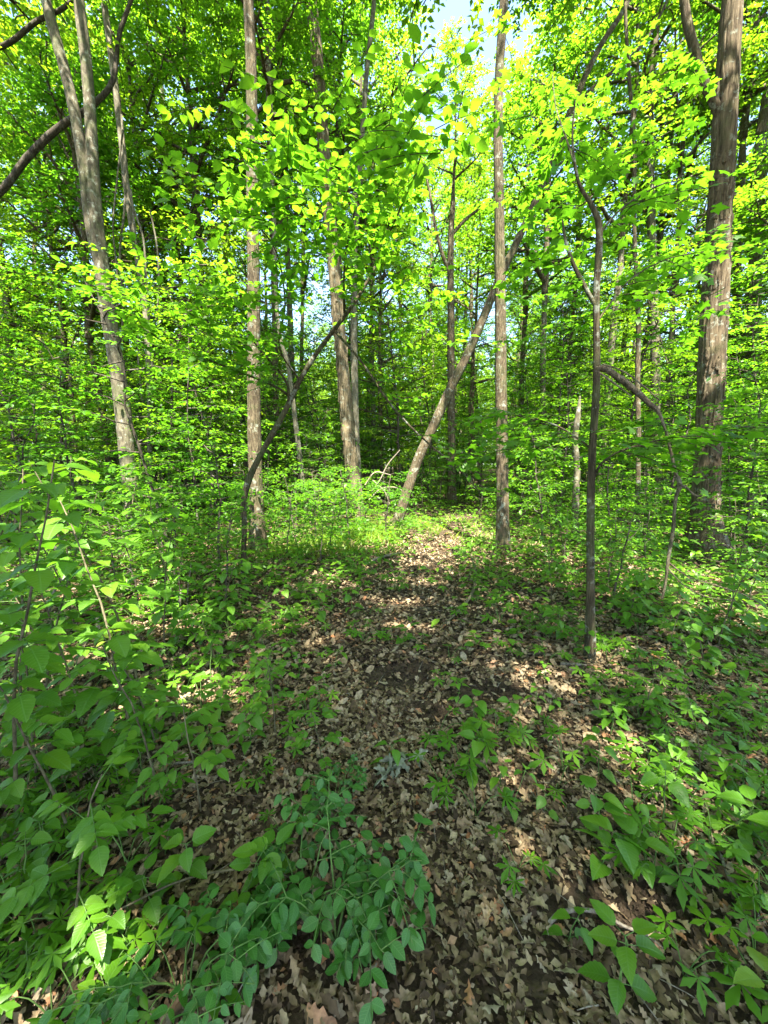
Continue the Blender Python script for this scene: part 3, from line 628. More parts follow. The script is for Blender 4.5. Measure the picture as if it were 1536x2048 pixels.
sap, sapb = sapling_hero("bent_sapling", "thin dark sapling kinked near its foot and arching up across the view", (487, 1158),
    [(487, 1120, 11), (489, 1050, 12), (488, 1000, 14), (497, 962, 15), (520, 912, 13), (545, 868, 13), (577, 808, 12), (600, 760, 11), (632, 708, 10), (668, 660, 9), (700, 618, 8), (728, 575, 7), (752, 530, 6), (770, 490, 4)],
    [([(577, 808, 7), (575, 770, 6), (560, 745, 5), (520, 700, 4), (488, 655, 3), (450, 600, 3)], -.5, 9),
     ([(575, 790, 6), (560, 778, 5), (500, 752, 5), (430, 725, 4), (360, 700, 3), (290, 662, 3)], -.9, 12),
     ([(690, 632, 6), (688, 590, 5), (690, 520, 4), (705, 440, 3), (712, 410, 3)], -.8, 9),
     ([(668, 660, 6), (720, 720, 5), (790, 820, 5), (860, 890, 4), (925, 945, 4), (960, 985, 3)], -.6, 10),
     ([(745, 545, 5), (735, 470, 4), (715, 400, 4), (640, 380, 4), (560, 310, 3), (500, 280, 3)], -1.4, 14),
     ([(752, 530, 5), (790, 440, 4), (830, 350, 3), (850, 270, 3)], -1.5, 10),
     ([(600, 760, 5), (560, 700, 4), (570, 600, 4), (540, 480, 3), (470, 420, 3)], -1.0, 12)],
    B_SAP, [(640, 300, 3.3, 34, 240, 100, .5), (480, 400, 3.6, 20, 130, 70, .5), (800, 280, 3.0, 14, 90, 70, .3), (560, 560, 4.2, 26, 190, 70, .6), (380, 640, 4.4, 26, 160, 70, .5), (720, 480, 4., 20, 120, 70, .5), (800, 640, 4.6, 18, 110, 70, .4), (600, 430, 4., 16, 180, 60, .5), (330, 560, 4.6, 16, 130, 60, .4)],
    LEAF6, .105, M_UNDER, K=12, slen=(.3, .6))
snap, snapb = sapling_hero("snapped_sapling", "lichen-streaked sapling with a splintered limb folded down from breast height", (1180, 1328),
    [(1180, 1290, 22.5), (1181, 1200, 18.9), (1181, 1080, 18.0), (1182, 980, 18.0), (1186, 880, 17.1), (1193, 770, 17.1), (1193, 660, 15.3), (1193, 580, 15.3), (1198, 490, 16.2), (1196, 440, 14.4), (1180, 405, 9.9), (1160, 372, 8.1), (1150, 330, 6.3), (1145, 270, 4.5), (1150, 200, 3.6)],
    [([(1190, 610, 10), (1172, 578, 10), (1150, 535, 9), (1132, 485, 7), (1125, 440, 4)], .05, 4),
     ([(1186, 960, 8), (1200, 930, 6), (1225, 910, 5), (1280, 890, 5), (1330, 878, 4), (1400, 868, 3), (1480, 850, 2)], -.2, 12),
     ([(1186, 900, 6), (1160, 880, 5), (1110, 850, 4), (1050, 835, 3), (985, 815, 2)], .5, 10),
     ([(1197, 470, 6), (1240, 420, 5), (1300, 380, 4), (1370, 350, 3)], .4, 8),
     ([(1150, 330, 5), (1130, 270, 4), (1112, 215, 3), (1105, 150, 2)], 1.2, 12),
     ([(1196, 640, 5), (1260, 560, 4), (1330, 520, 3), (1420, 500, 2)], .5, 10)],
    B_SAP, [(1190, 330, 3.4, 22, 140, 100, .5), (1080, 880, 3.5, 18, 120, 50, .5), (1330, 860, 2.9, 11, 100, 35, .3), (1420, 560, 3.8, 20, 110, 120, .5), (1250, 560, 4., 18, 120, 80, .5), (1100, 600, 4.4, 16, 90, 90, .4), (1300, 220, 4.2, 18, 110, 110, .4), (1090, 420, 4.6, 14, 90, 80, .4), (1060, 130, 4.6, 7, 110, 80, .5)],
    MAPLE, .105, M_MAPLE, K=9, seg=24, rel=RR(.45, 8, 6, 3.), slen=(.25, .5))
# the folded limb
fl = Geo(); Yb = snapb[1]
A = px_path([(1190, 737, 14), (1204, 737, 16), (1240, 758, 16), (1275, 785, 15), (1302, 810, 13), (1313, 819, 12), (1320, 830, 8), (1326, 846, 7), (1342, 905, 8), (1353, 950, 9), (1359, 964, 12), (1359, 974, 12), (1353, 990, 9), (1350, 1010, 8), (1346, 1060, 9), (1336, 1120, 8), (1330, 1170, 7), (1324, 1198, 6)], Yb, -.25)
A[:, :3] -= snapb; link("snapped_limb", trunk_geo(A, 160, 18, RR(1.5, 6, 9, 8.)).mesh("snapped_limb", B_BROKEN, True), snap)
for k, q in enumerate([[(1356, 968, 9), (1372, 975, 6), (1390, 990, 5), (1403, 993, 4)], [(1337, 1125, 5), (1370, 1150, 4), (1430, 1170, 4), (1500, 1195, 3), (1545, 1225, 3)], [(1334, 1135, 4), (1370, 1172, 3), (1420, 1195, 3), (1470, 1200, 2)],
                       [(1205, 728, 4), (1245, 742, 4), (1290, 775, 4), (1318, 800, 3)], [(1198, 745, 5), (1230, 768, 5), (1262, 792, 3)]]):
    B = px_path(q, Yb - .2, -.1); B[:, :3] -= snapb; link("splinter" if k > 2 else "side_twig", trunk_geo(B, 24, 6, RR(1.2, 5, 9, k)).mesh("side_twig", B_BROKEN, True), snap)
for q in ([(1186, 880), (1193, 770)], [(1193, 660), (1193, 580)], [(1180, 1290), (1182, 980)], [(1240, 757), (1305, 812)], [(1342, 905), (1336, 1120)]):
    OCC.append((min(q[0][0], q[1][0]) - 14, max(q[0][0], q[1][0]) + 14, min(q[0][1], q[1][1]), max(q[0][1], q[1][1]), snapb[1] - .3))
for q in ([(488, 1150), (488, 1000)], [(497, 962), (577, 808)], [(577, 808), (700, 618)]):
    OCC.append((min(q[0][0], q[1][0]) - 6, max(q[0][0], q[1][0]) + 6, min(q[0][1], q[1][1]), max(q[0][1], q[1][1]), sapb[1]))

# ------------------------------------------------------------------ trees of the wood behind
FIXED = [(o.location.x, o.location.y) for o in bpy.data.objects if o.parent is None and o.type == 'EMPTY']
def blocks(x, y, rad, h0, h1, allow=0):
    """would a thing there hide one of the trunks read off the photograph?"""
    n = 0; d = y * cp
    c0, top = to_px([x, y, h1]); c1, bot = to_px([x, y, h0]); w = rad / max(d, .3) * FPX
    for (x0, x1, y0, y1, Y) in OCC:
        if y + rad * .3 < Y and c0[0] - w < x1 and c0[0] + w > x0 and top[0] < y1 and bot[0] > y0: n += 1
    return n > allow
HEROES = [("the thickest rough tree", bigb), ("the twin grey stems", twinb), ("the straight brown tree", t2b), ("the shaggy tree", t3b), ("the leaning tree", t5b), ("the slender straight tree", t6b), ("the snapped sapling", snapb), ("the bent sapling", sapb)]
def beyond(x, y):
    m = min(HEROES, key=lambda h: abs(h[1][0] / h[1][1] - x / y) + (.0 if h[1][1] < y else 9)); return ("far past " if y > 25 else "past ") + m[0]
FAR_KINDS = [("woodland_tree", "slim brown-barked tree standing ", B_FINE, (.07, .12), "slim brown trees deep in the wood"),
             ("woodland_tree", "grey-barked tree of middling girth standing ", B_GREY, (.12, .2), "grey trees deep in the wood"),
             ("woodland_tree", "stout rough-barked tree standing ", B_ROUGH, (.18, .28), "stout rough trees deep in the wood")]
def far_trees():
    r = np.random.default_rng(5); pos = list(FIXED); made = 0; tries = 0
    while made < 175 and tries < 9000:
        tries += 1
        y = math.sqrt(r.uniform(9.5 ** 2, 58 ** 2)); x = r.uniform(-1, 1) * (y * 1.12 + 4)
        if abs(x - path_x(y)) < 1.3 and y < 30: continue
        if min((x - a) ** 2 + (y - c) ** 2 for a, c in pos) < (1.3 + .03 * y) ** 2: continue
        az = x / y
        k = int(r.choice(3, p=[.45, .33, .22])); nm, lb, bk, (r0, r1), gp = FAR_KINDS[k]
        rad = r.uniform(r0, r1); hb = r.uniform(3.5, 9.) if k else r.uniform(2.5, 6)
        if blocks(x, y, rad + .05, 0, hb): continue
        gap = .06 < az < .30
        ci = int(r.integers(0, 6)); cs = r.uniform(.8, 1.25) * (.85 if k == 0 else 1.)
        Hc = [9, 8, 10, 7, 8.5, 6.5][ci] * cs
        if gap and y < 42 and (hb + Hc - 1.5) / y > .84: 
            hb = max(1.5, .84 * y + 1.5 - Hc)
            if hb + Hc > .86 * y + 1.5: continue
        pos.append((x, y)); made += 1
        b = np.array([x, y, gz(x, y)]); t = np.linspace(0, 1, 14)[:, None]
        lean = r.normal(0, .05, 2); P = np.concatenate([lean * hb * t + np.cumsum(r.normal(0, .02, (14, 2)), 0) * t, hb * t - .1], 1)
        g = Geo(); tube(g, P, rad * (1 - .38 * t[:, 0]) * (1 + .3 * np.exp(-t[:, 0] * hb / .3)), 14, relief_soft(.9, made), cap=False)
        wh = beyond(x, y); root = thing(nm, lb + wh, "tree", b, group=gp + " " + wh)
        link("trunk", g.mesh("trunk", bk, True), root)
        M = Matrix.Translation(Vector(P[-1] - [0, 0, .1])) @ Matrix.Rotation(r.uniform(0, 6.28), 4, 'Z') @ Matrix.Scale(cs, 4)
        link("branches", CROWNS[ci][0], root, M); stuff(link("crown", CROWNS[ci][1], root, M))
    for i, (px, y, hb, ci, cs) in enumerate([(40, 13, 6, 0, 1.), (150, 16, 8, 2, 1.1), (330, 14, 8, 4, 1.), (400, 18, 10, 2, 1.15), (450, 13.5, 9, 3, 1.1), (590, 16, 10, 0, 1.15), (600, 23, 11, 2, 1.2), (680, 18, 11, 1, 1.2), (730, 22, 12, 4, 1.1), (690, 15.5, 10, 5, 1.1), (790, 27, 12, 2, 1.1), (870, 24, 11, 3, 1.1), (960, 27, 11.5, 4, 1.15), (920, 31, 13, 0, 1.1), (1040, 20, 9, 1, 1.1),
                                         (1080, 15, 8, 3, 1.1), (1120, 19, 11, 2, 1.1), (1200, 14, 9, 0, 1.), (1250, 19, 11, 4, 1.2), (1330, 15, 8, 2, 1.), (1440, 18, 9, 0, 1.2), (1520, 14, 7, 4, 1.1), (240, 20, 10, 4, 1.2), (500, 21, 12, 0, 1.2), (30, 20, 9, 2, 1.2), (1000, 34, 12, 2, 1.2)]):
        x = (px - 768) / FPX * y
        if min((x - a) ** 2 + (y - q) ** 2 for a, q in pos) < .9: x += .9
        pos.append((x, y)); b = np.array([x, y, gz(x, y)]); t = np.linspace(0, 1, 14)[:, None]; rad = r.uniform(.09, .17); k = i % 2
        P = np.concatenate([r.normal(0, .04, 2) * hb * t + np.cumsum(r.normal(0, .03, (14, 2)), 0) * t, hb * t - .1], 1)
        g = Geo(); tube(g, P, rad * (1 - .38 * t[:, 0]) * (1 + .3 * np.exp(-t[:, 0] * hb / .3)), 14, relief_soft(.9, i), cap=False)
        wh = beyond(x, y); root = thing("tall_woodland_tree", ["tall bare-stemmed brown tree with a high airy crown ", "tall bare-stemmed grey tree with a high airy crown "][k] + wh, "tree", b, group=["tall brown trees ", "tall grey trees "][k] + wh)
        link("trunk", g.mesh("trunk", [B_FINE, B_GREY][k], True), root)
        M = Matrix.Translation(Vector(P[-1] - [0, 0, .1])) @ Matrix.Rotation(r.uniform(0, 6.28), 4, 'Z') @ Matrix.Scale(cs, 4)
        link("branches", CROWNS[ci][0], root, M); stuff(link("crown", CROWNS[ci][1], root, M))
    return pos
POS = far_trees()
# a far-off mass of woodland closing the view
def far_wood():
    r = np.random.default_rng(9); n = 100000
    a = r.uniform(-1.05, 1.05, n); d = r.uniform(58, 85, n); c = vn(a * 26, d * .12, 1.)
    h = r.uniform(0, 1, n) ** .9 * (12 + 12 * c)
    P = np.stack([d * np.sin(a), d * np.cos(a), h + gz(d * np.sin(a), d * np.cos(a))], -1)
    D = r.normal(0, 1, (n, 3)); D[:, 2] *= .4; N = UP + r.normal(0, .6, (n, 3))
    g = Geo(); leaves(g, RHOMB, P, D, N, r.uniform(.45, .95, n), r.uniform(0, 1, n))
    o = link("far_woodland", g.mesh("far_woodland", M_CANOPY)); stuff(o); tag(o, "hazy mass of leaves far beyond the last trees", "woodland")
far_wood()
# trees added behind and beside the camera to shade the foreground; gaps cut in their crowns let the sun through as in the photograph
LIT = [(-1.45, 2.3, .4, .3), (-2.2, 3.6, .5, .35), (*on_ground(760, 1075)[:2], 2.4, 1.9), (*on_ground(880, 1045)[:2], 3.2, 3.0), (*on_ground(690, 1030)[:2], 2.2, 2.2), (*on_ground(820, 1165)[:2], .45, .2), (*on_ground(815, 1205)[:2], .35, .13), (*on_ground(830, 1255)[:2], .3, .1),
       (*on_ground(170, 1325)[:2], .32, .14), (*on_ground(380, 1250)[:2], .35, .2), (*on_ground(200, 1180)[:2], .9, .45), (*on_ground(1480, 1230)[:2], .5, .4), (*on_ground(1500, 1160)[:2], .9, .7), (*on_ground(500, 1400)[:2], .16, .06), (*on_ground(1380, 1545)[:2], .05, .03),
       (-3.2, 6.5, .5, .4), (-5.5, 9, 1., .8), (4.7, 8.2, 1., .8)]
def keep_shade(W):
    gx = W[:, 0] - SUN[0] / SUN[2] * W[:, 2]; gy = W[:, 1] - SUN[1] / SUN[2] * W[:, 2]
    k = np.ones(len(W), bool)
    for cx, cy_, rx, ry in LIT: k &= ((gx - cx) / rx) ** 2 + ((gy - cy_) / ry) ** 2 > .55 + .9 * vn(gx * 2.2, gy * 2.2, 2.)
    k &= ~((vn(gx * .8, gy * .8, 7.) > .6) & (vn(gx * 3., gy * 3., 4.) > .45) & (gy > 4.2))
    return k
def shade_trees():
    r = np.random.default_rng(21)
    for i, (x, y, hb, Hc, R) in enumerate([(-2.2, -2.6, 6, 8, 3.6), (2.2, -3.4, 6.5, 8, 3.6), (-6.2, -1.8, 6, 8, 3.8), (6.0, -2.2, 6, 8, 3.8), (.4, -7.2, 7, 9, 4.), (-5, -7, 7, 9, 4.), (5.5, -7.5, 7, 9, 4.), (-9.5, 1.5, 5, 8, 3.6), (9.5, 1.2, 5, 8, 3.6), (-6.2, 3.2, 6.5, 8, 3.6), (6.4, 3.0, 6.5, 8, 3.4)]):
        b = np.array([x, y, gz(x, y)]); lo = np.array([0, 0, hb - .1])
        g, lm = make_crown(300 + i, Hc, R, 18, 8, 6, 12, .15, RHOMB, M_CANOPY, keep=keep_shade, off=b + lo)
        root = thing("shade_tree", "tree added around the viewpoint to shade the floor, crown cut open for sun patches", "tree", b, group="trees added around the viewpoint for shade")
        t = np.linspace(0, 1, 12)[:, None]; tg = Geo(); tube(tg, np.array([0, 0, hb]) * t - [0, 0, .1], .2 * (1 - .2 * t[:, 0]), 14, relief_soft(1, i), cap=False)
        link("trunk", tg.mesh("trunk", B_FINE, True), root)
        M = Matrix.Translation(Vector(lo)); link("branches", g.mesh("branches", B_FINE, True), root, M); stuff(link("crown", lm, root, M))
shade_trees()

# ------------------------------------------------------------------ understory saplings and shrubs
def understory(seed, h, R, n_br, size, tmpl, mat, K=11, low=.15, bark=B_DARK, slen=1.):
    r = np.random.default_rng(seed); n = 8; t = np.linspace(0, 1, n)[:, None]
    stem = np.array([0, 0, h]) * t + np.cumsum(r.normal(0, .035 * h, (n, 3)) * [1, 1, 0], 0) * t
    g = Geo(); tube(g, stem, np.linspace(.008 + .006 * h, .004, n), 7); O, D, L = [], [], []
    for i in range(n_br):
        f = low + (1 - low) * (i + r.random()) / n_br; q = f * (n - 1); a = int(min(q, n - 2)); p0 = stem[a] + (stem[a + 1] - stem[a]) * (q - a)
        az = i * 2.4 + r.normal(0, .4); ln = R * (1.05 - .7 * f) * r.uniform(.7, 1.15); el = r.normal(.22, .16)
        d = np.array([math.cos(az) * math.cos(el), math.sin(az) * math.cos(el), math.sin(el)]); tt = np.linspace(0, 1, 5)[:, None]
        p = p0 + d * ln * tt - UP * .12 * ln * tt ** 2 + r.normal(0, .02 * ln, (5, 3)) * (tt > 0); tube(g, p, np.linspace(.004 + .0022 * h, .002, 5), 5)
        m = max(3, int(ln / .16))
        for k in range(m):
            u = .2 + .8 * (k + r.random()) / m; c = int(min(u * 4, 3)); s = p[c] + (p[c + 1] - p[c]) * (u * 4 - c)
            an = az + (1 if k % 2 else -1) * r.uniform(.3, 1.15); O.append(s); D.append([math.cos(an), math.sin(an), r.normal(.02, .14)]); L.append(r.uniform(.22, .5) * slen)
    O, D, L = np.array(O), nrm(np.array(D)), np.array(L); gl = Geo()
    P, Dl, N, S, a = spray_leaves(r, O, D, L, K, size, .28, .15); leaves(gl, tmpl, P, Dl, N, S, a)
    return g.mesh("stem", bark, True), gl.mesh("foliage", mat)
UND = [understory(400, 4.6, 1.7, 26, .095, LEAF6, M_UNDER), understory(401, 3.4, 1.5, 20, .09, LEAF6, M_UNDER), understory(402, 6.0, 1.9, 32, .10, LEAF6, M_MAPLE, low=.25), understory(403, 2.2, 1.1, 15, .085, LEAF6, M_UNDER, low=.2), understory(404, 1.4, .8, 11, .08, LEAF6, M_UNDER, low=.15),
       understory(405, 4.0, 1.6, 22, .10, MAPLE, M_MAPLE, K=9, low=.3),
       understory(406, 8.5, 2.7, 46, .115, LEAF6, M_CANOPY, K=8, low=.18, slen=1.4), understory(407, 7.0, 2.4, 40, .115, LEAF6, M_MAPLE, K=8, low=.2, slen=1.3)]
UH = [(4.6, 1.7), (3.4, 1.5), (6., 1.9), (2.2, 1.1), (1.4, .8), (4., 1.6), (8.5, 2.7), (7., 2.4)]
ULAB = [("sapling_tree", "leafy sapling with flat tiered branches", "sapling", "tiered saplings under the trees"),
        ("sapling_tree", "low bushy sapling with flat leaf tiers", "sapling", "bushy saplings under the trees"),
        ("sapling_tree", "tall thin sapling with wide leaf tiers", "sapling", "tall saplings under the trees"),
        ("woodland_shrub", "chest-high leafy shrub growing", "shrub", "chest-high shrubs between the trunks"),
        ("woodland_shrub", "waist-high leafy shrub growing", "shrub", "waist-high shrubs between the trunks"),
        ("maple_sapling", "young maple with lobed leaves in flat tiers", "sapling", "young maples under the trees"),
        ("young_tree", "tall young tree with spreading leafy tiers", "young tree", "tall young trees"), ("young_tree", "slim young tree with drooping leafy tiers", "young tree", "slim young trees")]
def place_und(k, x, y, rz, sc):
    nm, lb, ct, gp = ULAB[k]; wh = beyond(x, y); root = thing(nm, lb + " " + wh, ct, (x, y, gz(x, y)), rz, sc, gp + " " + wh)
    link("stem", UND[k][0], root); stuff(link("foliage", UND[k][1], root))
def scatter_und():
    r = np.random.default_rng(31); pos = []
    for (px, Y, k, sc) in [(330, 6.2, 0, .9), (395, 7.2, 1, 1.), (430, 5.8, 3, 1.), (150, 6.5, 1, 1.), (60, 7.5, 0, .95), (20, 5.6, 3, 1.1), (340, 9.5, 6, .8), (120, 10.5, 6, .85), (430, 11, 7, .9), (20, 12, 6, .9), (600, 12.5, 7, .85), (590, 9.2, 3, 1.), (640, 10.8, 1, .9),
                           (1090, 7.2, 3, 1.), (1120, 8.5, 1, 1.), (1230, 6.2, 3, .9), (1330, 8., 0, .9), (1500, 5.4, 1, .8), (1530, 8, 0, 1.), (1110, 12, 7, .9), (1240, 10.5, 6, .85), (1350, 12, 6, .9), (1500, 11, 7, 1.), (780, 16, 7, 1.), (850, 21, 6, 1.1), (960, 14, 1, 1.), (1060, 15, 7, .9), (760, 13, 3, 1.), (960, 20, 7, 1.1), (1040, 10, 3, 1.),
                           (700, 19, 6, 1.1), (540, 15, 6, 1.), (280, 15, 6, 1.1), (180, 17, 6, 1.1), (1400, 17, 6, 1.1), (1180, 17, 6, 1.1), (880, 12.5, 5, .6), (845, 11.5, 4, 1.1), (930, 13.5, 5, .7), (740, 11.5, 4, 1.), (770, 10.2, 4, .8), (665, 9.6, 4, 1.), (830, 10.5, 4, .7), (960, 9.5, 4, .8), (690, 9.0, 4, .7), (620, 8.4, 4, .9), (1050, 8.6, 4, .9), (860, 14.5, 3, 1.), (1460, 9.5, 1, 1.), (1490, 12.5, 6, .9), (1390, 10.5, 7, .8), (1530, 10, 0, 1.), (1300, 9.2, 1, .9), (230, 9.8, 0, 1.), (420, 9.2, 7, .75), (330, 12.5, 7, 1.), (70, 8.8, 1, 1.1), (560, 19, 7, 1.1), (640, 15.5, 7, 1.), (740, 24, 6, 1.2), (1010, 17, 7, .9), (1090, 21, 6, 1.1)]:
        x = (px - 768) / FPX * Y; pos.append((x, Y)); place_und(k, x, Y, r.uniform(0, 6.28), sc)
    for _ in range(400):                                              # waist-high growth either side of the path
        y = r.uniform(3.6, 10); x = r.uniform(-1, 1) * (y * 1.0)
        if abs(x - path_x(y)) < path_w(y) + .75 or min([(x - a) ** 2 + (y - q) ** 2 for a, q in pos] + [9]) < .55 ** 2: continue
        sc = r.uniform(.45, .8) if y < 6 else r.uniform(.6, 1.)
        qx = 768 + x / y * FPX
        if (1340 < qx < 1480 and y < 6.6) or (970 < qx < 1045 and y < 6.6) or (480 < qx < 545 and y < 7) or (1150 < qx < 1215 and y < 3): continue
        if min((x - h[1][0]) ** 2 + (y - h[1][1]) ** 2 for h in HEROES) < .3: continue
        pos.append((x, y)); place_und(4, x, y, r.uniform(0, 6.28), sc)
    cnt = tries = 0
    while cnt < 350 and tries < 20000:
        tries += 1
        y = math.sqrt(r.uniform(5 ** 2, 40 ** 2)) if r.random() < .7 else r.uniform(4.6, 14); x = r.uniform(-1, 1) * (y * 1.08 + 1.0)
        k = int(r.choice(8, p=[.14, .13, .1, .10, .11, .1, .17, .15])); sc = r.uniform(.75, 1.15); h, R = UH[k][0] * sc, UH[k][1] * sc
        if abs(x - path_x(y)) < path_w(y) + R * .7 and y < 22: continue
        if y < 6 and k in (0, 2, 5): continue
        if k > 5 and y < 11: continue
        if 5 < y < 13 and -1.8 < x < 3.6 and k != 4: continue          # the sunny glade stays low
        if min([(x - a) ** 2 + (y - c) ** 2 for a, c in pos] + [9]) < (.5 + .02 * y) ** 2: continue
        if blocks(x, y, R * .6, h * .12, h, allow=3 if x < -2.2 else (2 if k > 2 else 1)): continue
        pos.append((x, y)); cnt += 1; place_und(k, x, y, r.uniform(0, 6.28), sc)
    print("UND", cnt, tries)
scatter_und()

# ------------------------------------------------------------------ plants of the forest floor (every leaf an object)
def leaf_mesh(t, m, name="leaf"):
    g = Geo(); g.add(t[0], t[1], t[2], .5); me = g.mesh(name, m, True); return me
L_OV = [leaf_mesh(t, M_NEAR) for t in OVATE]; L_OVY = leaf_mesh(OVATE[1], M_YELLOW)
L_RO = [leaf_mesh(t, M_DARK) for t in ROUND] + [leaf_mesh(OVATE[0], M_DARK)]
L_LF = [leaf_mesh(t, M_NEAR, "leaflet") for t in OVATE]; L_LFR = [leaf_mesh(t, M_NEAR, "leaflet") for t in ROUND]
L_PA = [leaf_mesh(t, M_PALM) for t in PALM]
def mat4(p, d, n, s):
    X, D, Z = frames(np.array([d], float), np.array([n], float)); X, D, Z = X[0], D[0], Z[0]
    return Matrix([[X[r] * s, D[r] * s, Z[r] * s, p[r]] for r in range(3)] + [[0, 0, 0, 1]])
def az3(a, z): return np.array([math.cos(a), math.sin(a), z])
def spec_palm(seed):
    r = np.random.default_rng(seed); g = Geo(); lv = []
    for i in range(int(r.integers(3, 6))):
        a = i * 2.2 + r.normal(0, .4); ln = r.uniform(.06, .13); h = r.uniform(.05, .15)
        tip = np.array([math.cos(a) * ln, math.sin(a) * ln, h]); t = np.linspace(0, 1, 5)[:, None]
        p = tip * t + np.array([0, 0, .04]) * np.sin(t * math.pi); tube(g, p, np.linspace(.0022, .0014, 5), 4)
        lv.append(("leaf", L_PA[int(r.integers(0, 3))], mat4(tip, az3(a, -.1), UP + r.normal(0, .2, 3), r.uniform(.05, .085)), []))
    return g.mesh("stem", B_STEM), lv
def spec_ovate(seed, h=.22, n=3, size=.075, ys=0.):
    r = np.random.default_rng(seed); g = Geo(); lv = []; t = np.linspace(0, 1, 7)[:, None]
    st = np.array([r.normal(0, .05), r.normal(0, .05), h]) * t + r.normal(0, .004, (7, 3)) * t; tube(g, st, np.linspace(.0032, .0016, 7), 5)
    for i in range(n):
        f = .35 + .65 * i / max(n - 1, 1); s = st[int(round(f * 6))]; a0 = i * 1.57 + r.normal(0, .3)
        for k in range(2 if i < n - 1 else 3):
            a = a0 + k * (math.pi if i < n - 1 else 2.09) + r.normal(0, .2); sz = size * r.uniform(.75, 1.2); d = az3(a, r.normal(.02, .2)); q = s + d * .022
            tube(g, np.array([s, q]), [.0015, .001], 4)
            lv.append(("leaf", L_OVY if r.random() < ys else L_OV[int(r.integers(0, 3))], mat4(q, d, UP + r.normal(0, .22, 3), sz), []))
    return g.mesh("stem", B_STEM), lv
def spec_compound(seed, h, nl, pairs, lsz, rach, round_=False, lean=.25, low=.3):
    """woody stem with compound leaves: leaf (its stalk) > leaflet"""
    r = np.random.default_rng(seed); g = Geo(); lv = []; t = np.linspace(0, 1, 9)[:, None]; a_ = r.uniform(0, 6.28)
    st = np.array([math.cos(a_) * lean * h, math.sin(a_) * lean * h, 0]) * t ** 1.6 + np.array([0, 0, h]) * t + np.cumsum(r.normal(0, .012 * h, (9, 3)), 0) * t
    tube(g, st, np.linspace(.003 + .0035 * h, .0022, 9), 6); LF = L_LFR if round_ else L_LF
    for i in range(nl):
        f = low + (1 - low) * (i + .5) / nl; q = f * 8; k = int(min(q, 7)); s = st[k] + (st[k + 1] - st[k]) * (q - k); a = i * 2.4 + r.normal(0, .35)
        R_ = rach * r.uniform(.8, 1.15); tt = np.linspace(0, 1, 6)[:, None]; d = az3(a, .25)
        p = d * R_ * tt - UP * .28 * R_ * tt ** 2; gr = Geo(); tube(gr, p, np.linspace(.002, .001, 6), 4); ch = []
        for j in range(pairs):
            u = .42 + .5 * j / max(pairs, 1); c = int(min(u * 5, 4)); pp = p[c] + (p[c + 1] - p[c]) * (u * 5 - c)
            for sd in (-1, 1):
                dd = az3(a + sd * r.uniform(.85, 1.2), r.normal(-.08, .1)); ch.append((LF[int(r.integers(0, len(LF)))], mat4(pp, dd, UP + r.normal(0, .16, 3), lsz * r.uniform(.8, 1.1))))
        ch.append((LF[0], mat4(p[-1], az3(a, -.25), UP + r.normal(0, .12, 3), lsz * 1.2)))
        lv.append(("leaf", gr.mesh("leaf", B_STEM), Matrix.Translation(Vector(s)), ch))
    return g.mesh("stem", B_STEMB, True), lv
def spec_twiggy(seed, nt, ln, nleaf, lsz):
    r = np.random.default_rng(seed); g = Geo(); lv = []
    def twig(p, r0, k0, k1, n):
        m = len(p) - 1; tube(g, p, np.linspace(r0, .0012, m + 1), 5)
        for k in range(n):
            f = k0 + (k1 - k0) * (k // 2) / max(n / 2 - .5, 1); c = int(min(f * m, m - 1)); s = p[c] + (p[c + 1] - p[c]) * (f * m - c); tg = nrm((p[c + 1] - p[c])[None])[0]
            sd = nrm(np.cross(tg, UP)[None])[0] * (1 if k % 2 else -1); d = sd + tg * r.uniform(.1, .9) + r.normal(0, .35, 3); d[2] -= .35
            lv.append(("leaf", L_RO[int(r.integers(0, 3))], mat4(s, d, UP + r.normal(0, .5, 3), lsz * r.uniform(.65, 1.3)), []))
    for i in range(nt):
        a = i * 2.4 + r.normal(0, .4); l = ln * r.uniform(.6, 1.15); t = np.linspace(0, 1, 9)[:, None]
        p = np.array([math.cos(a) * .6, math.sin(a) * .6, 0]) * l * t ** 1.2 + UP * l * (1.25 * t - .75 * t ** 2.2) + np.cumsum(r.normal(0, .01, (9, 3)), 0) * t
        twig(p, .0035, .55, 1., 6)
        for q in range(4):
            c = 3 + q + int(r.integers(0, 2)); b = a + (1 if q % 2 else -1) * r.uniform(.5, 1.4); l2 = l * r.uniform(.22, .4); tt = np.linspace(0, 1, 5)[:, None]
            twig(p[min(c, 8)] + az3(b, .25) * l2 * tt - UP * .35 * l2 * tt ** 2, .002, .2, 1., nleaf)
    return g.mesh("stem", B_STEM, True), lv
def put(spec, name, label, cat, x, y, rz, sc, group=None, tilt=(0, 0)):
    root = thing(name, label, cat, (x, y, gz(x, y) - .004), rz, sc, group, tilt)
    link("stem", spec[0], root)
    for nm, me, M, ch in spec[1]:
        o = link(nm, me, root, M)
        for cm, cM in ch: link("leaflet", cm, o, cM)
    return root
MARKS = [("the snapped sapling", snapb), ("the bent sapling", sapb), ("the thickest rough tree", bigb), ("the slender straight tree", t6b), ("the straight brown tree", t2b), ("the twin grey stems", twinb), ("the leaning tree", t5b)]
def near_mark(x, y):
    if y < 2.4 and abs(x - path_x(y)) < path_w(y) + .25: return "in the leaf-strewn opening before the path"
    if y < 2.4: return "in the dense low growth beside the leaf-strewn opening"
    if abs(x - path_x(y)) < path_w(y): return "on the brown leafy path itself"
    return "around the foot of " + min(MARKS, key=lambda m: (m[1][0] - x) ** 2 + (m[1][1] - y) ** 2)[0]
SP_P = [spec_palm(500 + i) for i in range(6)]; SP_O = [spec_ovate(520 + i, .14 + .05 * (i % 4), 2 + i % 3, .07) for i in range(6)] + [spec_ovate(530, .12, 2, .08, .9)]
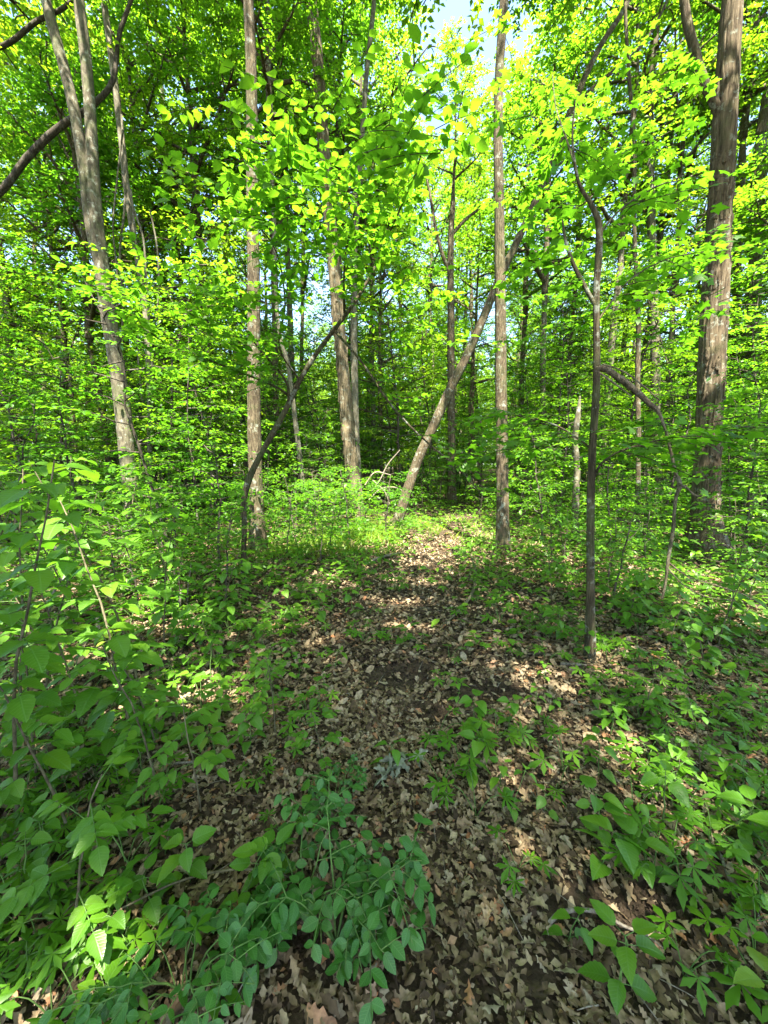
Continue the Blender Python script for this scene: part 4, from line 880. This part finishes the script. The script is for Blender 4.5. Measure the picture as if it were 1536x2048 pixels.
def scatter_floor():
    r = np.random.default_rng(41); pos = []; nP = nO = 0
    for _ in range(26000):
        if nP >= 290 and nO >= 240: break
        px, py = r.uniform(-60, 1596), r.uniform(1085, 2060); g = on_ground(px, py); x, y = g[0], g[1]
        if y < .75: continue
        d = abs(x - path_x(y)) / path_w(y); pr = (.10 if y < 2.3 else .34) if d < .8 else (.45 if d < 1.1 else 1.)
        if 1.05 < y < 2.2 and .25 < x < 1.6: pr = max(pr, .3)
        if 640 < px < 1250 and py > 1640: pr = .035
        if 330 < px < 800 and 1480 < py: pr = min(pr, .12)
        if (x + .17) ** 2 + (y - 1.02) ** 2 < .16: continue
        pr *= .35 + vn(x * 1.6, y * 1.6, 9.)
        if r.random() > pr: continue
        if soil_mask(np.array([x]), np.array([y]))[0] and r.random() < .9: continue
        if min([(x - a) ** 2 + (y - c) ** 2 for a, c in pos] + [9]) < (.05 + .012 * y) ** 2: continue
        pal = r.random() < .58; wh = near_mark(x, y)
        if pal and nP < 290:
            nP += 1; q = int(r.integers(0, 6)); w = ("three", "four", "five")[len(SP_P[q][1]) - 3] + "-leaved"; put(SP_P[q], "lobed_leaf_plant", "low " + w + " plant with deeply lobed leaves " + wh, "plant", x, y, r.uniform(0, 6.28), r.uniform(.75, 1.25) * (1.15 if y > 3 else .95), w + " lobed plants " + wh)
        elif not pal and nO < 240:
            nO += 1; q = 6 if r.random() < .03 else int(r.integers(0, 6)); w = "yellowing" if q == 6 else ("two", "three", "four")[q % 3] + "-tiered"; put(SP_O[q], "oval_leaf_seedling", w + " seedling with paired oval leaves " + wh, "plant", x, y, r.uniform(0, 6.28), r.uniform(.7, 1.3) * (1.15 if y > 3 else .9), w + " oval-leaved seedlings " + wh)
        else: continue
        pos.append((x, y))
    print("FLOOR", nP, nO)
scatter_floor()
# shrubs crowding in beside the viewpoint
SP_C = [spec_compound(600 + i, .55 + .16 * i, 7 + i, 3, .062, .19) for i in range(3)]; SP_T = [spec_compound(610 + i, .8 + .3 * i, 13 + 5 * i, 1, .095, .14, False, .3, low=.12) for i in range(3)]
SP_R = [spec_compound(620 + i, .5 + .2 * i, 8, 3, .05, .16, True) for i in range(2)]; SP_D = [spec_twiggy(630 + i, 10 - 3 * i, .44 - .04 * i, 6, .043) for i in range(2)]
def shrubs():
    r = np.random.default_rng(51); n = 0; wh = "beside the leaf-strewn opening"
    for (x, y, k, sc) in [(-.95, 1.0, 0, 1.0), (-1.25, 1.35, 2, 1.0), (-1.55, 1.1, 2, 1.05), (-.8, 1.5, 0, .9), (-1.2, 1.85, 1, 1.), (-1.7, 2.0, 2, 1.1), (-.75, 2.2, 0, .8), (-2.2, 2.4, 1, 1.1), (-1.3, .8, 1, .85), (-1.1, .72, 2, .9), (-1.9, 1.5, 2, 1.2)]:
        put(SP_C[k], "ash_seedling", ("short", "knee-high", "tall")[k] + " shrub with long feathered leaves of seven leaflets " + wh, "shrub", x, y, r.uniform(0, 6.28), sc, ("short", "knee-high", "tall")[k] + " feather-leaved shrubs " + wh)
    for (x, y, k, sc) in [(-1.52, 1.42, 2, 1.08), (-1.85, 1.8, 2, 1.05), (-1.25, 1.75, 1, 1.2), (-1.6, 2.35, 2, 1.1), (-2.0, 2.1, 2, .95), (-1.75, 2.9, 1, 1.1), (-2.6, 3.1, 2, 1.05), (-2.1, 3.7, 1, 1.2), (-1.5, 3.4, 0, 1.), (-3.3, 3.9, 2, 1.1), (-2.7, 4.6, 2, 1.1), (-1.95, 4.6, 1, 1.1), (-3.6, 5.2, 2, 1.2), (-1.2, 2.6, 0, .7), (-2.9, 2.6, 1, 1.1)]:
        put(SP_T[k], "three_leaflet_shrub", ("short", "middling", "tall")[k] + " shrub with broad leaves in threes beneath the twin grey stems", "shrub", x, y, r.uniform(0, 6.28), sc, ("short", "middling", "tall")[k] + " three-leaved shrubs beneath the twin grey stems")
    for (x, y, k, sc) in [(2.3, 2.6, 0, .8), (2.75, 3.0, 1, .9), (3.2, 3.4, 2, .8), (2.2, 3.3, 0, .9), (2.8, 4.9, 1, .9), (5.0, 4.8, 2, .9), (3.0, 4.3, 0, 1.), (1.9, 4.2, 1, .8), (2.5, 5.2, 1, .9)]:
        put(SP_T[k], "three_leaflet_shrub", ("short", "middling", "tall")[k] + " shrub with broad leaves in threes between the snapped sapling and thickest tree", "shrub", x, y, r.uniform(0, 6.28), sc, ("short", "middling", "tall")[k] + " three-leaved shrubs between the snapped sapling and thickest tree")
    for (x, y, k, sc) in [(-1.05, 1.6, 1, 1.), (-.3, 1.7, 0, .7), (-1.6, 1.6, 1, 1.1), (-.6, 1.95, 1, .75), (1.5, 2.05, 0, .7), (1.85, 2.4, 1, .8), (1.25, 1.5, 0, .55), (1.5, 1.65, 1, .6)]:
        put(SP_R[k], "round_leaflet_shrub", ("low", "taller")[k] + " shrub with small rounded leaflets " + wh, "shrub", x, y, r.uniform(0, 6.28), sc, ("low", "taller")[k] + " round-leaved shrubs " + wh)
    put(SP_D[0], "glossy_shrub", "glossy bluish-green shrub with arching twigs closest to the bare leaf litter", "shrub", -.15, 1.03, .6, 1.05)
    put(SP_D[1], "glossy_shrub", "glossy shrub tangled with the larger one closest to the bare leaf litter", "shrub", -.27, 1.1, 4., 1.)
    put(SP_D[1], "glossy_shrub", "smaller glossy bluish-green shrub among the feather-leaved shrubs", "shrub", -.55, .9, 2., .9)
    put(SP_D[1], "glossy_shrub", "little glossy shrub rising from brown leaves in front of the bent sapling", "shrub", -.22, 1.55, 3., .55)
    put(spec_ovate(700, .2, 3, .12), "broad_leaf_seedling", "sprawling seedling with the broadest pointed leaves, beside a dark soil patch", "plant", *on_ground(1190, 1745)[:2], 1., .9, tilt=(.35, .3))
    put(spec_ovate(701, .16, 3, .11), "broad_leaf_seedling", "broad-leaved seedling with hairy leaves by the pale curved stick", "plant", *on_ground(1300, 1760)[:2], 3., .8)
    for i, (px, py) in enumerate([(440, 1470), (500, 1440), (540, 1700), (470, 1780), (380, 1700)]):
        put(spec_ovate(710 + i, .26, 4, .09), "tall_oval_seedling", "taller seedling with large paired oval leaves among the feather-leaved shrubs", "plant", *on_ground(px, py + 60)[:2], i, .85, "taller oval-leaved seedlings among the shrubs")
shrubs()

# ------------------------------------------------------------------ ground cover too dense to count, grass in the glade
def ground_cover():
    r = np.random.default_rng(61); g = Geo(); n = 18000
    y = r.uniform(0, 1, n) ** .75 * 28 + 2.9; x = r.uniform(-1, 1, n) * (y * 1.06 + .5)
    d = np.abs(x - path_x(y)) / path_w(y); k = (r.random(n) < np.where(d < .75, np.interp(y, [3, 6, 8], [.08, .22, .5]), np.where(d < 1.3, .5, 1.)) * (.45 + vn(x * .9, y * .9, 3.)))
    x, y = x[k], y[k]; n = len(x); z = gz(x, y)
    for m in range(4):
        a = r.uniform(0, 6.28, n); rr = r.uniform(.02, .14, n); P = np.stack([x + np.cos(a) * rr, y + np.sin(a) * rr, z + r.uniform(.04, .26, n) * (.7 + .6 * vn(x, y, 8.))], -1)
        D = np.stack([np.cos(a), np.sin(a), r.normal(-.1, .2, n)], -1); N = UP + r.normal(0, .25, (n, 3)); S = r.uniform(.055, .11, n) * (1 + y * .02)
        pal = r.random(n) < .35; near = y < 9
        s = pal & near; leaves(g, PALM_LO, P[s], D[s], N[s], S[s] * .8, r.uniform(0, 1, s.sum()))
        s = ~pal; leaves(g, LEAF6, P[s & near], D[s & near], N[s & near], S[s & near], r.uniform(0, 1, (s & near).sum())); s = ~near; leaves(g, RHOMB, P[s], D[s], N[s], S[s], r.uniform(0, 1, s.sum()))
    o = link("ground_cover", g.mesh("ground_cover", M_COVER)); stuff(o); tag(o, "low green ground cover carpeting the floor between the trees", "ground cover")
    g = Geo(); n = 4200; T = blade(3, lambda q: .035 * (1 - q) + .004, .3, .45)
    c = [on_ground(640, 1095), on_ground(740, 1062), on_ground(700, 1080), on_ground(800, 1062), on_ground(880, 1050), on_ground(1000, 1085)]
    w = r.choice(6, n, p=[.3, .2, .2, .12, .1, .08]); C = np.array(c)[w]; x = C[:, 0] + r.normal(0, .6, n); y = C[:, 1] + r.normal(0, .6, n); k_ = (np.abs(x - path_x(y)) > .35 * path_w(y)) & (vn(x * 3, y * 3, 6.) > .4); x, y = x[k_], y[k_]; n = len(x)
    P = np.stack([x, y, gz(x, y)], -1); a = r.uniform(0, 6.28, n); D = np.stack([np.cos(a) * .5, np.sin(a) * .5, np.ones(n)], -1); N = np.stack([-np.cos(a), -np.sin(a), np.full(n, .5)], -1)
    leaves(g, T, P, D, N, r.uniform(.1, .3, n), r.uniform(0, 1, n))
    o = link("grass", g.mesh("grass", M_GRASS)); stuff(o); tag(o, "soft green grass in the sunlit glade by the path", "grass")
ground_cover()

# ------------------------------------------------------------------ fallen sticks and other small things
def stick(label, pts, z=.02, bark=B_TWIG, name="fallen_stick", lift=None, cat="stick"):
    A = []
    for i, (px, py, w) in enumerate(pts):
        p = on_ground(px, py); p[2] += z + (lift[i] if lift else 0); A.append([*p, w / 2 / FPX * depth_of(p)])
    A = np.array(A); b = A[0, :3].copy(); A[:, :3] -= b
    o = link(name, trunk_geo(A, 50, 7, RR(.9, 5, 14, pts[0][0])).mesh(name, bark, True)); o.location = b; tag(o, label, cat); return o
stick("pale curved stick arched over the dark soil patch", [(1098, 1858, 8), (1112, 1850, 9), (1150, 1846, 8), (1200, 1852, 7), (1250, 1872, 6), (1292, 1886, 5), (1325, 1908, 3)], lift=[.0, .015, .03, .03, .015, .01, 0])
stick("long thin stick lying past the hairy broad-leaved seedling", [(1412, 1670, 7), (1440, 1725, 7), (1475, 1790, 7), (1500, 1810, 6), (1520, 1860, 6), (1545, 1900, 6)])
stick("thin stick half buried in leaves near the long thin stick", [(1455, 1510, 5), (1500, 1540, 6), (1545, 1580, 6)])
stick("straight thin stick among the lobed plants and feather-leaved shrubs", [(310, 1540, 4), (350, 1536, 5), (410, 1530, 4)])
stick("crooked dead branch lying at the path's edge by the slender tree", [(880, 1258, 4), (910, 1235, 5), (940, 1205, 6), (950, 1165, 6), (942, 1130, 4)], lift=[0, .02, .04, .1, .16], bark=B_STEMB)
stick("dark stick lying by the foot of the snapped sapling", [(1050, 1320, 4), (1090, 1322, 5), (1140, 1330, 5), (1185, 1345, 4)], bark=B_STEMB)
stick("weathered stick between snapped sapling and leaf litter", [(1120, 1343, 6), (1150, 1345, 7), (1172, 1346, 5)])
stick("slanting thin twig beside the glossy bluish shrub", [(600, 1800, 5), (520, 1780, 5), (440, 1785, 4), (360, 1810, 4), (250, 1870, 4)], z=.1, bark=B_STEMB)
stick("dark fallen log in the shade past the thickest rough tree", [(1452, 992, 13), (1490, 990, 14), (1530, 986, 15), (1580, 980, 15)], z=.1, bark=B_DARK, name="fallen_log", cat="log")
stick("thin fallen branch across the grass in front of the shaggy tree", [(735, 1128, 4), (752, 1118, 5), (775, 1112, 5), (800, 1108, 3)], z=.04)
stick("fallen branch in the ground cover between snag and slim wavy tree", [(1170, 1060, 5), (1215, 1056, 6), (1260, 1060, 6), (1310, 1085, 5), (1345, 1120, 4)], z=.15, bark=B_STEMB)
stick("fallen dead branch in the green cover by the bent sapling", [(330, 1165, 4), (380, 1152, 5), (440, 1150, 5), (470, 1146, 3)], z=.06)
for v in ([(742, 985, 3), (760, 960, 3), (775, 930, 3), (800, 900, 2)], [(738, 1000, 3), (762, 978, 3), (790, 975, 3), (812, 985, 2)], [(745, 960, 3), (770, 985, 3), (780, 1010, 2)], [(730, 970, 3), (750, 945, 3), (782, 950, 2)]):
    A = px_path(v, t3b[1] - .9); q = A[0, :3].copy(); A[:, :3] -= q; o = link("dead_branch", trunk_geo(A, 24, 5, relief_soft(1.)).mesh("dead_branch", B_TWIG, True)); o.location = q
    tag(o, "thin bleached dead branch in the brush beside the shaggy tree", "branch", "bleached dead branches beside the shaggy tree")
def stub(label, base, pts, bark=B_TWIG, name="withered_sapling"):
    b = on_ground(*base); A = px_path(pts, b[1]); A = np.concatenate([[[*b, A[0, 3]]], A]); A[0, 2] -= .03; A[:, :3] -= b
    o = link(name, trunk_geo(A, 30, 8, RR(.9, 5, 9, base[0])).mesh(name, bark, True)); o.location = b; tag(o, label, "dead plant")
stub("crooked sunlit dead stem leaning through the three-leaved shrubs", (95, 1230), [(110, 1180, 7), (132, 1145, 8), (118, 1110, 8), (100, 1080, 8), (82, 1062, 6)])
stub("short pale dead stub standing in a sunlit patch", (197, 1285, ), [(198, 1270, 10), (196, 1250, 10), (194, 1236, 7)])
stub("thin sunlit dead stalk by the lit leaf patch", (359, 1240), [(359, 1215, 6), (361, 1195, 6), (362, 1180, 4)])
stub("tall thin dead stalk behind the lit leaf patch", (374, 1210), [(376, 1170, 3), (380, 1145, 3), (382, 1125, 2)])
# pale dried fern-like leaf on the path
def dried_leaf():
    b = on_ground(792, 1545); g = Geo(); r = np.random.default_rng(3); rc = Geo()
    t = np.linspace(0, 1, 8)[:, None]; p = np.array([.10, .09, .0]) * (t - .5) * 2 + UP * (.03 + .03 * np.sin(t * 3)); tube(rc, p, np.linspace(.004, .002, 8), 5)
    P = np.repeat(p[1:], 4, 0); n = len(P); a = r.uniform(0, 6.28, n)
    root = thing("dried_leaf_cluster", "pale grey-green shrivelled leaf cluster lying on the brown litter", "dead leaf", b)
    leaves(g, OAK[2], P, np.stack([np.cos(a), np.sin(a), r.normal(.1, .4, n)], -1), UP + r.normal(0, .7, (n, 3)), r.uniform(.05, .09, n), .5)
    m = bark_mat("dried_leaf", (.10, .115, .07), (.165, .18, .12), (.23, .245, .175), 1, 40, 0, .2)
    link("stalk", rc.mesh("stalk", m), root); link("blades", g.mesh("blades", m), root)
dried_leaf()
